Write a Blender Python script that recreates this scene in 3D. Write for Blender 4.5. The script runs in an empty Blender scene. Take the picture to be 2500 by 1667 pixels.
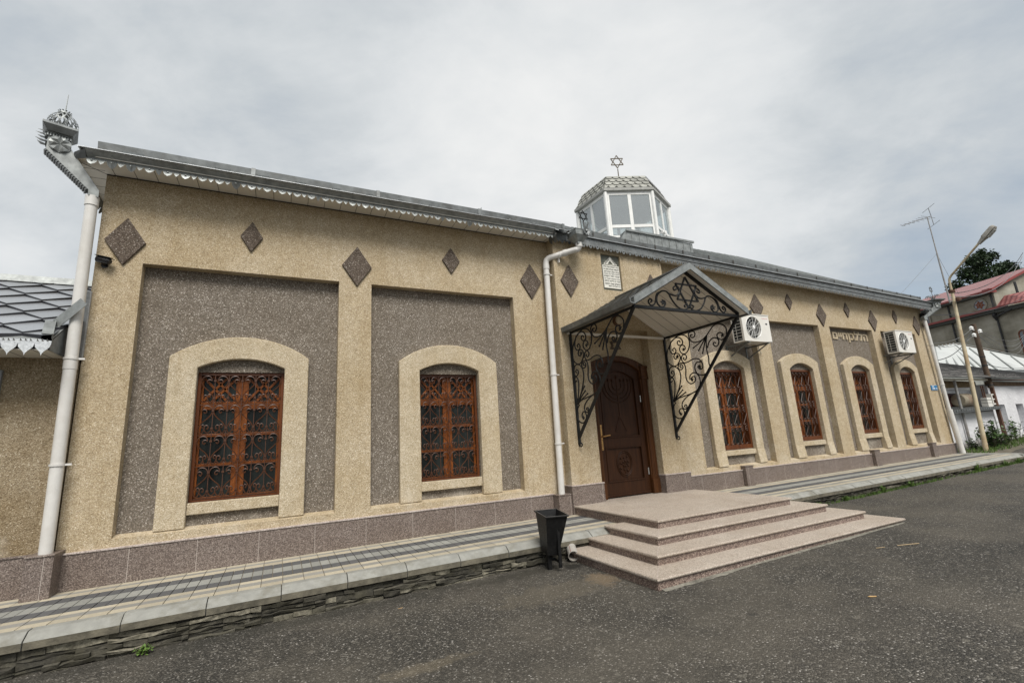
import bpy, math, random
from mathutils import Vector, Matrix
random.seed(7)
R_ = math.radians
PI = math.pi
scn = bpy.context.scene
COL = scn.collection

# ------------------------------------------------------------------ helpers
class MB:
    """collects shapes into one mesh"""
    def __init__(self):
        self.v = []; self.f = []; self.m = []; self.c = None
    def add(self, vs, fs, mi=0):
        b = len(self.v)
        self.v += [tuple(p) for p in vs]
        for f in fs:
            self.f.append(tuple(b + i for i in f)); self.m.append(mi)
    def quad(self, a, b, c, d, mi=0):
        self.add([a, b, c, d], [(0, 1, 2, 3)], mi)
    def hexa(self, p, mi=0):
        self.add(p, [(0, 3, 2, 1), (4, 5, 6, 7), (0, 1, 5, 4), (1, 2, 6, 5), (2, 3, 7, 6), (3, 0, 4, 7)], mi)
    def box(self, x0, x1, y0, y1, z0, z1, mi=0):
        self.hexa([(x0, y0, z0), (x1, y0, z0), (x1, y1, z0), (x0, y1, z0), (x0, y0, z1), (x1, y0, z1), (x1, y1, z1), (x0, y1, z1)], mi)
    def bar(self, a, b, w, h, up=(0, 0, 1), mi=0):
        a = Vector(a); b = Vector(b); d = (b - a).normalized(); up = Vector(up)
        s = d.cross(up)
        if s.length < 1e-4: s = d.cross(Vector((1, 0, 0)))
        s.normalize(); t = s.cross(d).normalized()
        s = s * w / 2; t = t * h / 2
        self.hexa([a - s - t, a + s - t, b + s - t, b - s - t, a - s + t, a + s + t, b + s + t, b - s + t], mi)
    def prism(self, poly, f, d0, d1, mi=0):
        """extrude a 2-D outline; f(u, w, d) gives the point"""
        n = len(poly)
        vs = [f(u, w, d0) for u, w in poly] + [f(u, w, d1) for u, w in poly]
        fs = [tuple(range(n)), tuple(reversed(range(n, 2 * n)))]
        fs += [(i, i + n, (i + 1) % n + n, (i + 1) % n) for i in range(n)]
        self.add(vs, fs, mi)
    def strip(self, A, B, f, d0, d1, mi=0, close=False):
        """solid band between two 2-D polylines A and B"""
        n = len(A)
        vs = [f(u, w, d0) for u, w in A] + [f(u, w, d0) for u, w in B] + [f(u, w, d1) for u, w in A] + [f(u, w, d1) for u, w in B]
        fs = []
        for i in range(n if close else n - 1):
            j = (i + 1) % n
            fs += [(i, j, n + j, n + i), (2 * n + j, 2 * n + i, 3 * n + i, 3 * n + j), (j, i, 2 * n + i, 2 * n + j), (n + i, n + j, 3 * n + j, 3 * n + i)]
        if not close:
            fs += [(0, n, 3 * n, 2 * n), (n - 1, 3 * n - 1, 4 * n - 1, 2 * n - 1)]
        self.add(vs, fs, mi)
    def tube(self, pts, r, n=6, cap=True, mi=0, close=False, phase=0.0):
        P = [Vector(p) for p in pts]; N = len(P)
        rr = r if isinstance(r, (list, tuple)) else [r] * N
        t0 = (P[1] - P[0]).normalized()
        a = Vector((0, 0, 1)) if abs(t0.z) < .9 else Vector((0, 1, 0))
        nrm = (a - t0 * a.dot(t0)).normalized()
        rings = []
        for i in range(N):
            if close: t = (P[(i + 1) % N] - P[i - 1]).normalized()
            else: t = (P[min(i + 1, N - 1)] - P[max(i - 1, 0)]).normalized()
            nrm = nrm - t * nrm.dot(t)
            if nrm.length < 1e-6: nrm = t.orthogonal()
            nrm.normalize(); bn = t.cross(nrm)
            rings.append([P[i] + (nrm * math.cos(2 * PI * k / n + phase) + bn * math.sin(2 * PI * k / n + phase)) * rr[i] for k in range(n)])
        vs = [p for ring in rings for p in ring]; fs = []
        for i in range(N if close else N - 1):
            j = (i + 1) % N
            for k in range(n):
                l = (k + 1) % n
                fs.append((i * n + k, i * n + l, j * n + l, j * n + k))
        if cap and not close:
            fs += [tuple(reversed(range(n))), tuple((N - 1) * n + k for k in range(n))]
        self.add(vs, fs, mi)
    def lathe(self, c, prof, n=16, mi=0, axis='z'):
        """prof: (radius, height) pairs round an axis through c"""
        c = Vector(c); vs = []
        for r, h in prof:
            for k in range(n):
                a = 2 * PI * k / n; u = r * math.cos(a); w = r * math.sin(a)
                vs.append(c + (Vector((u, w, h)) if axis == 'z' else Vector((u, h, w)) if axis == 'y' else Vector((h, u, w))))
        fs = []
        for i in range(len(prof) - 1):
            for k in range(n):
                l = (k + 1) % n
                fs.append((i * n + k, i * n + l, (i + 1) * n + l, (i + 1) * n + k))
        fs += [tuple(reversed(range(n))), tuple((len(prof) - 1) * n + k for k in range(n))]
        self.add(vs, fs, mi)
    def ball(self, c, r, mi=0, n=8):
        self.lathe(c, [(r * math.sin(PI * i / 6) + 1e-4, -r * math.cos(PI * i / 6)) for i in range(7)], n, mi)
    def build(self, name, mats, parent=None, smooth=False, bevel=0, world=True):
        me = bpy.data.meshes.new(name)
        me.from_pydata(self.v, [], self.f)
        mats = mats if isinstance(mats, (list, tuple)) else [mats]
        for m in mats: me.materials.append(m)
        if len(mats) > 1: me.polygons.foreach_set('material_index', self.m)
        if self.c is not None:
            at = me.color_attributes.new('tint', 'FLOAT_COLOR', 'CORNER')
            k = 0
            for p, col in zip(me.polygons, self.c):
                for _ in p.loop_indices:
                    at.data[k].color = (*col, 1); k += 1
        me.validate(); me.update()
        import bmesh
        bm = bmesh.new(); bm.from_mesh(me); bmesh.ops.recalc_face_normals(bm, faces=bm.faces); bm.to_mesh(me); bm.free()
        if smooth:
            me.polygons.foreach_set('use_smooth', [True] * len(me.polygons))
            me.set_sharp_from_angle(angle=R_(40))
        o = bpy.data.objects.new(name, me); COL.objects.link(o)
        if bevel:
            md = o.modifiers.new('bevel', 'BEVEL'); md.width = bevel; md.segments = 2; md.limit_method = 'ANGLE'; md.angle_limit = R_(40)
        if parent is not None:
            o.parent = parent
            if world and parent.type == 'EMPTY':
                o.matrix_parent_inverse = Matrix.LocRotScale(parent.location, parent.rotation_euler, parent.scale).inverted()
        return o

def tag(o, label=None, cat=None, group=None, kind=None):
    if label: o['label'] = label
    if cat: o['category'] = cat
    if group: o['group'] = group
    if kind: o['kind'] = kind
    return o
def thing(name, label, cat, loc=(0, 0, 0), rz=0, group=None):
    o = bpy.data.objects.new(name, None); COL.objects.link(o)
    o.empty_display_size = .2
    o.location = loc; o.rotation_euler = (0, 0, rz)
    return tag(o, label, cat, group)
def copy_tree(o, parent=None):
    c = o.copy(); COL.objects.link(c)
    if parent is not None:
        c.parent = parent; c.matrix_parent_inverse = o.matrix_parent_inverse.copy()
    for ch in list(o.children): copy_tree(ch, c)
    return c

def smooth_pts(P, k=4):
    """Catmull-Rom through 2-D or 3-D points"""
    P = [Vector(p) for p in P]
    if len(P) < 3: return P
    out = []
    for i in range(len(P) - 1):
        a = P[i - 1] if i else P[0] * 2 - P[1]
        b, c = P[i], P[i + 1]
        d = P[i + 2] if i + 2 < len(P) else P[-1] * 2 - P[-2]
        for s in range(k):
            t = s / k
            out.append(.5 * ((2 * b) + (c - a) * t + (2 * a - 5 * b + 4 * c - d) * t * t + (3 * b - a - 3 * c + d) * t ** 3))
    out.append(P[-1])
    return out
def arc(x0, x1, zs, za, n=14):
    """circular arc from (x0,zs) over apex za to (x1,zs)"""
    w = (x1 - x0) / 2; h = za - zs; r = (w * w + h * h) / (2 * h); cx = (x0 + x1) / 2; cz = za - r
    a = math.asin(min(1, w / r))
    return [(cx + r * math.sin(-a + 2 * a * i / n), cz + r * math.cos(-a + 2 * a * i / n)) for i in range(n + 1)]
XZ = lambda u, w, d: (u, d, w)
YZ = lambda u, w, d: (d, u, w)
XY = lambda u, w, d: (u, w, d)
def text_polys(body, size, f, mats, name, parent, depth=.004, align='CENTER', extr=.002, width=None, height=None, bold=0.0):
    c = bpy.data.curves.new('lettering', 'FONT'); c.body = body; c.size = size; c.extrude = extr; c.offset = bold
    c.align_x = align; c.resolution_u = 2
    o = bpy.data.objects.new('lettering', c); COL.objects.link(o)
    dg = bpy.context.evaluated_depsgraph_get()
    me = bpy.data.meshes.new_from_object(o.evaluated_get(dg))
    bpy.data.objects.remove(o); bpy.data.curves.remove(c)
    xs = [v.co.x for v in me.vertices]; ys = [v.co.y for v in me.vertices]
    x0, x1, y0, y1 = min(xs), max(xs), min(ys), max(ys)
    sx = width / (x1 - x0) if width else 1; sy = height / (y1 - y0) if height else sx if width else 1
    mb = MB()
    mb.add([f((v.co.x - (x0 + x1) / 2) * sx, (v.co.y - (y0 + y1) / 2) * sy, -depth - v.co.z) for v in me.vertices], [tuple(p.vertices) for p in me.polygons])
    bpy.data.meshes.remove(me)
    return mb

# ------------------------------------------------------------------ materials
def mat(name):
    m = bpy.data.materials.new(name); m.use_nodes = True
    nt = m.node_tree; bs = nt.nodes['Principled BSDF']
    return m, nt, bs
class NT:
    def __init__(self, nt): self.nt = nt; self.L = nt.links.new
    def n(self, t, **k):
        nd = self.nt.nodes.new(t)
        for a, b in k.items(): setattr(nd, a, b)
        return nd
    def pos(self):
        return self.n('ShaderNodeNewGeometry').outputs['Position']
    def noise(self, vec, scale, detail=4, rough=.55, dim='3D'):
        nd = self.n('ShaderNodeTexNoise'); nd.inputs['Scale'].default_value = scale; nd.inputs['Detail'].default_value = detail; nd.inputs['Roughness'].default_value = rough
        self.L(vec, nd.inputs['Vector']); return nd
    def voro(self, vec, scale, feature='F1', rnd=1.0):
        nd = self.n('ShaderNodeTexVoronoi', feature=feature); nd.inputs['Scale'].default_value = scale; nd.inputs['Randomness'].default_value = rnd
        self.L(vec, nd.inputs['Vector']); return nd
    def ramp(self, fac, stops, interp='LINEAR'):
        nd = self.n('ShaderNodeValToRGB'); cr = nd.color_ramp; cr.interpolation = interp
        while len(cr.elements) < len(stops): cr.elements.new(.5)
        for e, (p, c) in zip(cr.elements, stops):
            e.position = p; e.color = (*c, 1) if len(c) == 3 else c
        self.L(fac, nd.inputs[0]); return nd.outputs[0]
    def mix(self, fac, a, b, mode='MIX'):
        nd = self.n('ShaderNodeMix', data_type='RGBA', blend_type=mode)
        for s, v in ((nd.inputs[0], fac), (nd.inputs[6], a), (nd.inputs[7], b)):
            if hasattr(v, 'links') or hasattr(v, 'is_linked'): self.L(v, s)
            elif isinstance(v, (int, float)): s.default_value = v
            else: s.default_value = (*v, 1)
        return nd.outputs[2]
    def math(self, op, a, b=None, clamp=False):
        nd = self.n('ShaderNodeMath', operation=op, use_clamp=clamp)
        for s, v in ((nd.inputs[0], a), (nd.inputs[1], b)):
            if v is None: continue
            if isinstance(v, (int, float)): s.default_value = v
            else: self.L(v, s)
        return nd.outputs[0]
    def bump(self, h, strength, dist, bs):
        nd = self.n('ShaderNodeBump'); nd.inputs['Strength'].default_value = strength; nd.inputs['Distance'].default_value = dist
        self.L(h, nd.inputs['Height']); self.L(nd.outputs[0], bs.inputs['Normal'])
    def mapping(self, vec, scale=(1, 1, 1), rot=(0, 0, 0)):
        nd = self.n('ShaderNodeMapping'); nd.inputs['Scale'].default_value = scale; nd.inputs['Rotation'].default_value = rot
        self.L(vec, nd.inputs[0]); return nd.outputs[0]

def pebble(name, stops, dirt, fine=75, stain=.5, bump=.9):
    """exposed-aggregate render: every chip its own colour, plus rain stains"""
    m, nt, bs = mat(name); N = NT(nt); p = N.pos()
    vo = N.voro(p, fine)
    sep = N.n('ShaderNodeSeparateColor'); N.L(vo.outputs['Color'], sep.inputs[0])
    col = N.ramp(sep.outputs[0], stops)
    edge = N.ramp(vo.outputs['Distance'], [(.25, (1, 1, 1)), (.75, (.70, .67, .62))])
    col = N.mix(.8, col, edge, 'MULTIPLY')
    md = N.noise(p, 9, 3, .6)
    col = N.mix(1.0, col, N.ramp(md.outputs[0], [(.35, (.93, .92, .90)), (.65, (1.07, 1.07, 1.07))]), 'MULTIPLY')
    big = N.noise(p, .9, 5, .6)
    st = N.ramp(big.outputs[0], [(.38, (0, 0, 0)), (.68, (1, 1, 1))])
    col = N.mix(N.math('MULTIPLY', st, stain), col, dirt, 'MULTIPLY')
    str_ = N.noise(N.mapping(p, (5.5, 5.5, .35)), 1, 4, .6)          # vertical rain streaks
    sk = N.ramp(str_.outputs[0], [(.5, (0, 0, 0)), (.75, (1, 1, 1))])
    col = N.mix(N.math('MULTIPLY', sk, stain * .55), col, dirt, 'MULTIPLY')
    sz = N.n('ShaderNodeSeparateXYZ'); N.L(p, sz.inputs[0])             # pale salt bloom creeping up from the plinth
    bl = N.noise(p, 1.7, 5, .65)
    lo_ = N.ramp(N.math('ADD', N.math('MULTIPLY', sz.outputs[2], -.55), N.math('MULTIPLY', bl.outputs[0], 2.2)), [(.55, (0, 0, 0)), (.95, (1, 1, 1))])
    col = N.mix(N.math('MULTIPLY', lo_, .30), col, (.66, .61, .52))
    fine_d = N.noise(p, 4.5, 5, .7)
    col = N.mix(N.math('MULTIPLY', N.ramp(fine_d.outputs[0], [(.58, (0, 0, 0)), (.72, (1, 1, 1))]), stain * .5), col, dirt, 'MULTIPLY')
    N.L(col, bs.inputs['Base Color']); bs.inputs['Roughness'].default_value = .9
    bs.inputs['Specular IOR Level'].default_value = .25
    h = N.math('ADD', N.math('MULTIPLY', vo.outputs['Distance'], -1), N.math('MULTIPLY', N.noise(p, 30, 3).outputs[0], .4))
    N.bump(h, bump, .006, bs)
    return m
M = {}
M['beige'] = pebble('beige pebbledash', [(.0, (.30, .24, .155)), (.12, (.40, .325, .22)), (.45, (.505, .42, .293)), (.75, (.575, .487, .355)), (.95, (.66, .58, .45)), (1, (.80, .74, .63))], (.76, .69, .55), fine=105, stain=.62)
M['beige_trim'] = pebble('pale beige pebbledash', [(.0, (.34, .28, .19)), (.12, (.445, .375, .265)), (.45, (.54, .462, .34)), (.75, (.605, .528, .402)), (.95, (.68, .61, .485)), (1, (.82, .77, .67))], (.80, .73, .60), fine=105, stain=.55)
M['grey_render'] = pebble('grey brown pebbledash', [(.0, (.115, .098, .080)), (.4, (.18, .155, .129)), (.75, (.232, .203, .170)), (.92, (.315, .282, .245)), (1, (.60, .56, .515))], (.82, .77, .69), fine=92, stain=.35)
M['diamond'] = pebble('dark brown pebbledash', [(.0, (.07, .054, .043)), (.5, (.115, .091, .073)), (.80, (.158, .128, .105)), (.95, (.24, .208, .18)), (1, (.5, .46, .42))], (.80, .74, .66), fine=92, stain=.3)

def granite(name, stops, rough, fine=110, joint=None):
    m, nt, bs = mat(name); N = NT(nt); p = N.pos()
    vo = N.voro(p, fine); sep = N.n('ShaderNodeSeparateColor'); N.L(vo.outputs['Color'], sep.inputs[0])
    no = N.noise(p, fine * .45, 3, .7)
    f = N.math('ADD', N.math('MULTIPLY', sep.outputs[0], .55), N.math('MULTIPLY', no.outputs[0], .5))
    col = N.ramp(f, stops)
    big = N.noise(p, 1.3, 4, .6)
    col = N.mix(N.math('MULTIPLY', N.ramp(big.outputs[0], [(.4, (0, 0, 0)), (.7, (1, 1, 1))]), .45), col, (.72, .66, .60), 'MULTIPLY')
    if joint:
        sx = N.n('ShaderNodeSeparateXYZ'); N.L(p, sx.inputs[0])
        fr = N.math('FRACT', N.math('DIVIDE', N.math('ADD', sx.outputs[0], 100.13), joint))
        ln = N.math('LESS_THAN', fr, .006)
        col = N.mix(ln, col, (.45, .40, .36))
    N.L(col, bs.inputs['Base Color'])
    rg = N.ramp(N.noise(p, 3, 4).outputs[0], [(.3, (rough - .1,) * 3), (.7, (rough + .12,) * 3)])
    N.L(rg, bs.inputs['Roughness'])
    return m
M['plinth'] = granite('polished brown granite', [(.15, (.05, .037, .032)), (.4, (.112, .086, .074)), (.62, (.178, .142, .122)), (.85, (.33, .28, .245))], .42, 110, joint=.74)
M['cap'] = granite('granite cap', [(.15, (.2, .16, .14)), (.5, (.4, .34, .31)), (.85, (.6, .54, .5))], .5, 80)
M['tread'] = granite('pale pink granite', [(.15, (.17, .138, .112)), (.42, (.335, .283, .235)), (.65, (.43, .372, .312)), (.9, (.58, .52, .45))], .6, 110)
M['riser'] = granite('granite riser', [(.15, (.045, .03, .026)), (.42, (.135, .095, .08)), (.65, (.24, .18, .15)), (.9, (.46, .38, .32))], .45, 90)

def plain(name, col, rough=.5, metal=0, var=.15, vscale=6, bump=0, bscale=40, spec=.5, coat=0, dirt=None, dirt_amt=.5, dscale=2.5):
    m, nt, bs = mat(name); N = NT(nt); p = N.pos()
    no = N.noise(p, vscale, 5, .6)
    c = N.mix(N.ramp(no.outputs[0], [(.3, (0, 0, 0)), (.7, (1, 1, 1))]), tuple(x * (1 - var) for x in col), tuple(min(1, x * (1 + var)) for x in col))
    if dirt:
        dn = N.noise(p, dscale, 6, .65)
        c = N.mix(N.math('MULTIPLY', N.ramp(dn.outputs[0], [(.48, (0, 0, 0)), (.66, (1, 1, 1))]), dirt_amt), c, dirt)
    N.L(c, bs.inputs['Base Color'])
    rn = N.ramp(N.noise(p, vscale * 2.3, 4).outputs[0], [(.3, (max(0, rough - .09),) * 3), (.7, (min(1, rough + .09),) * 3)])
    N.L(rn, bs.inputs['Roughness'])
    bs.inputs['Metallic'].default_value = metal; bs.inputs['Specular IOR Level'].default_value = spec
    bs.inputs['Coat Weight'].default_value = coat
    if bump: N.bump(N.noise(p, bscale, 4).outputs[0], bump, .01, bs)
    return m
M['galv'] = plain('galvanised sheet', (.255, .268, .262), .5, .5, .28, 9, .12, 14)
M['galv_dark'] = plain('weathered galvanised sheet', (.175, .185, .185), .5, .55, .3, 6, .1, 12, dirt=(.10, .09, .075), dirt_amt=.4)
M['galv_new'] = plain('bright galvanised sheet', (.45, .465, .475), .42, .65, .22, 26, .1, 60)
M['pvc'] = plain('white plastic pipe', (.60, .585, .555), .35, 0, .06, 3, dirt=(.42, .39, .34), dirt_amt=.35)
M['soffit'] = plain('cream plastic panel', (.72, .685, .61), .45, 0, .05, 2)
M['groove'] = plain('dark groove', (.05, .045, .04), .9)
M['iron'] = plain('black wrought iron', (.008, .0085, .009), .55, .0, .3, 20, spec=.3)
M['binpaint'] = plain('black gloss paint', (.0045, .0047, .005), .48, 0, .3, 18, .06, 30, spec=.28, dirt=(.03, .028, .025), dirt_amt=.3, dscale=9)
M['binwear'] = plain('worn metal edge', (.16, .155, .15), .5, .4, .3, 30)
M['grille'] = plain('brown painted iron', (.062, .0225, .0095), .42, 0, .25, 20, spec=.45)
M['concrete'] = plain('kerb concrete', (.245, .243, .22), .88, 0, .16, 7, .35, 60, dirt=(.14, .13, .10), dirt_amt=.6, dscale=4)
M['kerb_dirt'] = plain('dirt-splashed kerb face', (.125, .112, .082), .92, 0, .35, 9, .5, 50, dirt=(.05, .045, .032), dirt_amt=.7, dscale=5)
M['sand_bed'] = plain('joint sand', (.16, .135, .10), .95, 0, .3, 12)
M['white_frame'] = plain('white window frame', (.72, .72, .70), .4, 0, .06, 4, dirt=(.5, .49, .45), dirt_amt=.35)
M['ac_white'] = plain('cream white casing', (.66, .64, .59), .4, 0, .05, 3, dirt=(.5, .46, .4), dirt_amt=.25)
M['ac_dark'] = plain('dark coil', (.02, .023, .024), .6, .2)
M['fan'] = plain('grey fan blade', (.16, .16, .15), .5, 0, .3, 6)
M['pink'] = plain('faded pink print', (.58, .42, .40), .6)
M['brass'] = plain('worn brass', (.42, .24, .09), .3, .8, .2, 20)
M['steel'] = plain('hinge steel', (.5, .5, .48), .35, .8)
M['blue_sign'] = plain('blue enamel', (.012, .16, .36), .35, 0, .12, 30)
M['sign_white'] = plain('white enamel', (.72, .74, .74), .4)
M['black_lens'] = plain('black plastic', (.012, .012, .013), .3, 0, .2, 15)
M['plaque_stone'] = plain('white marble plaque', (.66, .645, .58), .55, 0, .07, 16)
M['plaque_back'] = plain('dark green stone', (.10, .105, .085), .6, 0, .35, 9)
M['ink'] = plain('black engraved letters', (.012, .011, .010), .8)
M['bronze'] = plain('dark bronze star', (.075, .055, .03), .6, 0)
M['old_pvc'] = plain('dirty grey pipe', (.40, .385, .36), .5, 0, .15, 6, dirt=(.24, .21, .17), dirt_amt=.6)
M['lamp_glass'] = plain('opal glass', (.40, .35, .26), .3)
M['brown_dark'] = plain('brown enamel', (.09, .04, .02), .4)
M['grey_pole'] = plain('grey painted steel', (.27, .27, .265), .55, .2, .2, 8, dirt=(.2, .13, .08), dirt_amt=.4)
M['pole_yellow'] = plain('pale yellow paint peeling', (.47, .40, .27), .65, 0, .16, 5, .1, 30, dirt=(.30, .19, .09), dirt_amt=.7, dscale=3)
M['lamp_grey'] = plain('weathered lamp housing', (.33, .31, .27), .6, 0, .22, 8)
M['wood_pole'] = plain('old wooden pole', (.075, .05, .032), .9, 0, .45, 5, .6, 25)
M['rust'] = plain('rusty steel', (.10, .048, .03), .8, .2, .35, 9, .2, 30)
M['porcelain'] = plain('white porcelain', (.72, .72, .70), .2)
M['cable'] = plain('black cable', (.018, .018, .019), .6)
M['cable_grey'] = plain('grey cable', (.14, .14, .14), .6)
M['gas_pipe'] = plain('cream gas pipe', (.62, .585, .49), .45, 0, .1, 4)
M['leaf'] = plain('leaves', (.045, .085, .022), .55, 0, .5, 1.3, spec=.35)
M['leaf_dark'] = plain('tree leaves', (.016, .034, .010), .6, 0, .5, .5, spec=.3)
M['grass'] = plain('grass blades', (.085, .145, .03), .6, 0, .4, 3, spec=.3)
M['bark'] = plain('bark', (.06, .045, .035), .95, 0, .3, 5, .5, 12)
M['twig'] = plain('dry straw', (.36, .27, .15), .8)
M['paper'] = plain('paper scrap', (.62, .60, .56), .8)
M['dryleaf'] = plain('dry leaf', (.42, .27, .12), .8)

def wood(name, c0, c1, rough, coat, sc=(14, 14, 1.1)):
    m, nt, bs = mat(name); N = NT(nt); p = N.pos()
    no = N.noise(N.mapping(p, sc), 1.6, 6, .65)
    col = N.ramp(no.outputs[0], [(.3, c0), (.7, c1)])
    N.L(col, bs.inputs['Base Color'])
    N.L(N.ramp(no.outputs[0], [(.3, (rough + .1,) * 3), (.7, (rough - .05,) * 3)]), bs.inputs['Roughness'])
    bs.inputs['Coat Weight'].default_value = coat; bs.inputs['Coat Roughness'].default_value = .2; bs.inputs['Specular IOR Level'].default_value = .22
    N.bump(no.outputs[0], .15, .004, bs)
    return m
M['door_wood'] = wood('dark varnished oak', (.017, .0056, .0017), (.046, .0165, .0048), .5, .0)
M['door_frame'] = wood('brown varnished oak', (.032, .0115, .0036), (.084, .032, .0095), .48, .03)
M['win_wood'] = wood('orange brown varnished pine', (.135, .036, .0075), (.275, .084, .0165), .45, .1)

def glass_dark():
    m, nt, bs = mat('dark window glass'); N = NT(nt); p = N.pos()
    no = N.noise(N.mapping(p, (3, 3, .5)), 1.5, 3)
    N.L(N.ramp(no.outputs[0], [(.35, (.006, .008, .0075)), (.65, (.030, .036, .033))]), bs.inputs['Base Color'])
    bs.inputs['Roughness'].default_value = .22; bs.inputs['Specular IOR Level'].default_value = .2
    return m
M['glass'] = glass_dark()
M['win_frame'] = wood('red brown window frame', (.060, .0185, .0065), (.135, .042, .0125), .45, .1)
def glass_clear():
    m, nt, bs = mat('skylight glass'); N = NT(nt)
    out = nt.nodes['Material Output']
    tr = N.n('ShaderNodeBsdfTransparent'); tr.inputs[0].default_value = (.78, .86, .86, 1)
    gl = N.n('ShaderNodeBsdfGlossy'); gl.inputs[0].default_value = (.9, .93, .95, 1); gl.inputs['Roughness'].default_value = .04
    df = N.n('ShaderNodeBsdfDiffuse'); df.inputs[0].default_value = (.6, .64, .63, 1)
    a = N.n('ShaderNodeMixShader'); a.inputs[0].default_value = .32
    N.L(tr.outputs[0], a.inputs[1]); N.L(gl.outputs[0], a.inputs[2])
    b = N.n('ShaderNodeMixShader'); b.inputs[0].default_value = .22
    N.L(a.outputs[0], b.inputs[1]); N.L(df.outputs[0], b.inputs[2])
    N.L(b.outputs[0], out.inputs['Surface'])
    return m
M['glass_clear'] = glass_clear()

def asphalt():
    m, nt, bs = mat('asphalt'); N = NT(nt); p = N.pos()
    vo = N.voro(p, 78); sep = N.n('ShaderNodeSeparateColor'); N.L(vo.outputs['Color'], sep.inputs[0])
    col = N.ramp(sep.outputs[0], [(0, (.023, .021, .018)), (.45, (.050, .046, .038)), (.8, (.085, .077, .064)), (.93, (.165, .15, .125)), (.985, (.30, .28, .25)), (1, (.5, .47, .43))])
    vo2 = N.voro(p, 24); s2 = N.n('ShaderNodeSeparateColor'); N.L(vo2.outputs['Color'], s2.inputs[0])
    col = N.mix(N.math('GREATER_THAN', s2.outputs[0], .988), col, (.15, .138, .115))
    dk = N.ramp(vo.outputs['Distance'], [(.2, (1, 1, 1)), (.8, (.5, .5, .5))])
    col = N.mix(.8, col, dk, 'MULTIPLY')
    n1 = N.noise(p, .55, 5, .62)
    col = N.mix(N.math('MULTIPLY', N.ramp(n1.outputs[0], [(.40, (0, 0, 0)), (.60, (1, 1, 1))]), .38), col, (.135, .118, .092))    # dusty patches
    n2 = N.noise(N.mapping(p, (.25, 1.2, 1), (0, 0, .18)), 1.1, 5, .6)
    col = N.mix(N.math('MULTIPLY', N.ramp(n2.outputs[0], [(.5, (0, 0, 0)), (.68, (1, 1, 1))]), .40), col, (.55, .55, .55), 'MULTIPLY')  # dark worn bands
    n3 = N.noise(p, 2.3, 4, .6)
    col = N.mix(N.math('MULTIPLY', N.ramp(n3.outputs[0], [(.66, (0, 0, 0)), (.72, (1, 1, 1))]), .6), col, (.028, .026, .024))   # oil spots
    # sand washed out by the drain pipe, then dark patches along the kerb foot
    sx = N.n('ShaderNodeSeparateXYZ'); N.L(p, sx.inputs[0])
    def blob(cx, cy, rx, ry, amt, colr, c, th=.5):
        dx = N.math('DIVIDE', N.math('SUBTRACT', sx.outputs[0], cx), rx); dy = N.math('DIVIDE', N.math('SUBTRACT', sx.outputs[1], cy), ry)
        d = N.math('SQRT', N.math('ADD', N.math('MULTIPLY', dx, dx), N.math('MULTIPLY', dy, dy)))
        d = N.math('ADD', d, N.math('MULTIPLY', N.math('SUBTRACT', N.noise(p, 7, 5, .7).outputs[0], .5), 2.2))
        f = N.ramp(d, [(th, (1, 1, 1)), (th + .45, (0, 0, 0))])
        return N.mix(N.math('MULTIPLY', f, amt), c, colr)
    col = blob(3.70, -2.80, .26, .42, .45, (.24, .17, .10), col, .35)
    col = blob(2.95, -2.85, .9, .35, .35, (.14, .118, .085), col, .6)
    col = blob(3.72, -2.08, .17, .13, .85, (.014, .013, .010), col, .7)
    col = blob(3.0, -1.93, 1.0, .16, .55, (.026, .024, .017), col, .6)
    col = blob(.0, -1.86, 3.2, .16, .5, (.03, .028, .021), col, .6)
    col = blob(1.15, -3.75, .5, .12, .28, (.22, .18, .12), col)
    col = blob(-.4, -3.55, .7, .12, .3, (.24, .19, .12), col)
    N.L(col, bs.inputs['Base Color'])
    bs.inputs['Roughness'].default_value = .78; bs.inputs['Specular IOR Level'].default_value = .35
    h = N.math('ADD', N.math('MULTIPLY', vo.outputs['Distance'], -1), N.math('MULTIPLY', N.noise(p, 9, 4).outputs[0], 1.2))
    N.bump(h, .9, .012, bs)
    return m
M['asphalt'] = asphalt()

def tinted(name, rough=.8, grain=60, bump=.3, moss=None, lo=.72):
    m, nt, bs = mat(name); N = NT(nt); p = N.pos()
    at = N.n('ShaderNodeAttribute', attribute_name='tint')
    no = N.noise(p, grain, 4, .7)
    col = N.mix(.8, at.outputs['Color'], N.ramp(no.outputs[0], [(.3, (lo, lo, lo)), (.7, (1.0 + (.72 - lo) * .9,) * 3)]), 'MULTIPLY')
    if moss:
        mn = N.noise(p, 6, 5, .65)
        col = N.mix(N.math('MULTIPLY', N.ramp(mn.outputs[0], [(.46, (0, 0, 0)), (.62, (1, 1, 1))]), .7), col, moss)
    N.L(col, bs.inputs['Base Color']); bs.inputs['Roughness'].default_value = rough
    N.bump(no.outputs[0], bump, .008, bs)
    return m
M['paver'] = tinted('concrete pavers', .82, 45)
M['ledge'] = tinted('split stone facing', .9, 26, 1.0, moss=(.062, .056, .036), lo=.30)
M['slate'] = tinted('old slate roof', .85, 9, .5)
M['tile_metal'] = tinted('metal shingles', .36, 90, .06)
M['tile_metal'].node_tree.nodes['Principled BSDF'].inputs['Metallic'].default_value = .8
M['dome_tile'] = tinted('grey bitumen shingles', .8, 40, .3)

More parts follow.
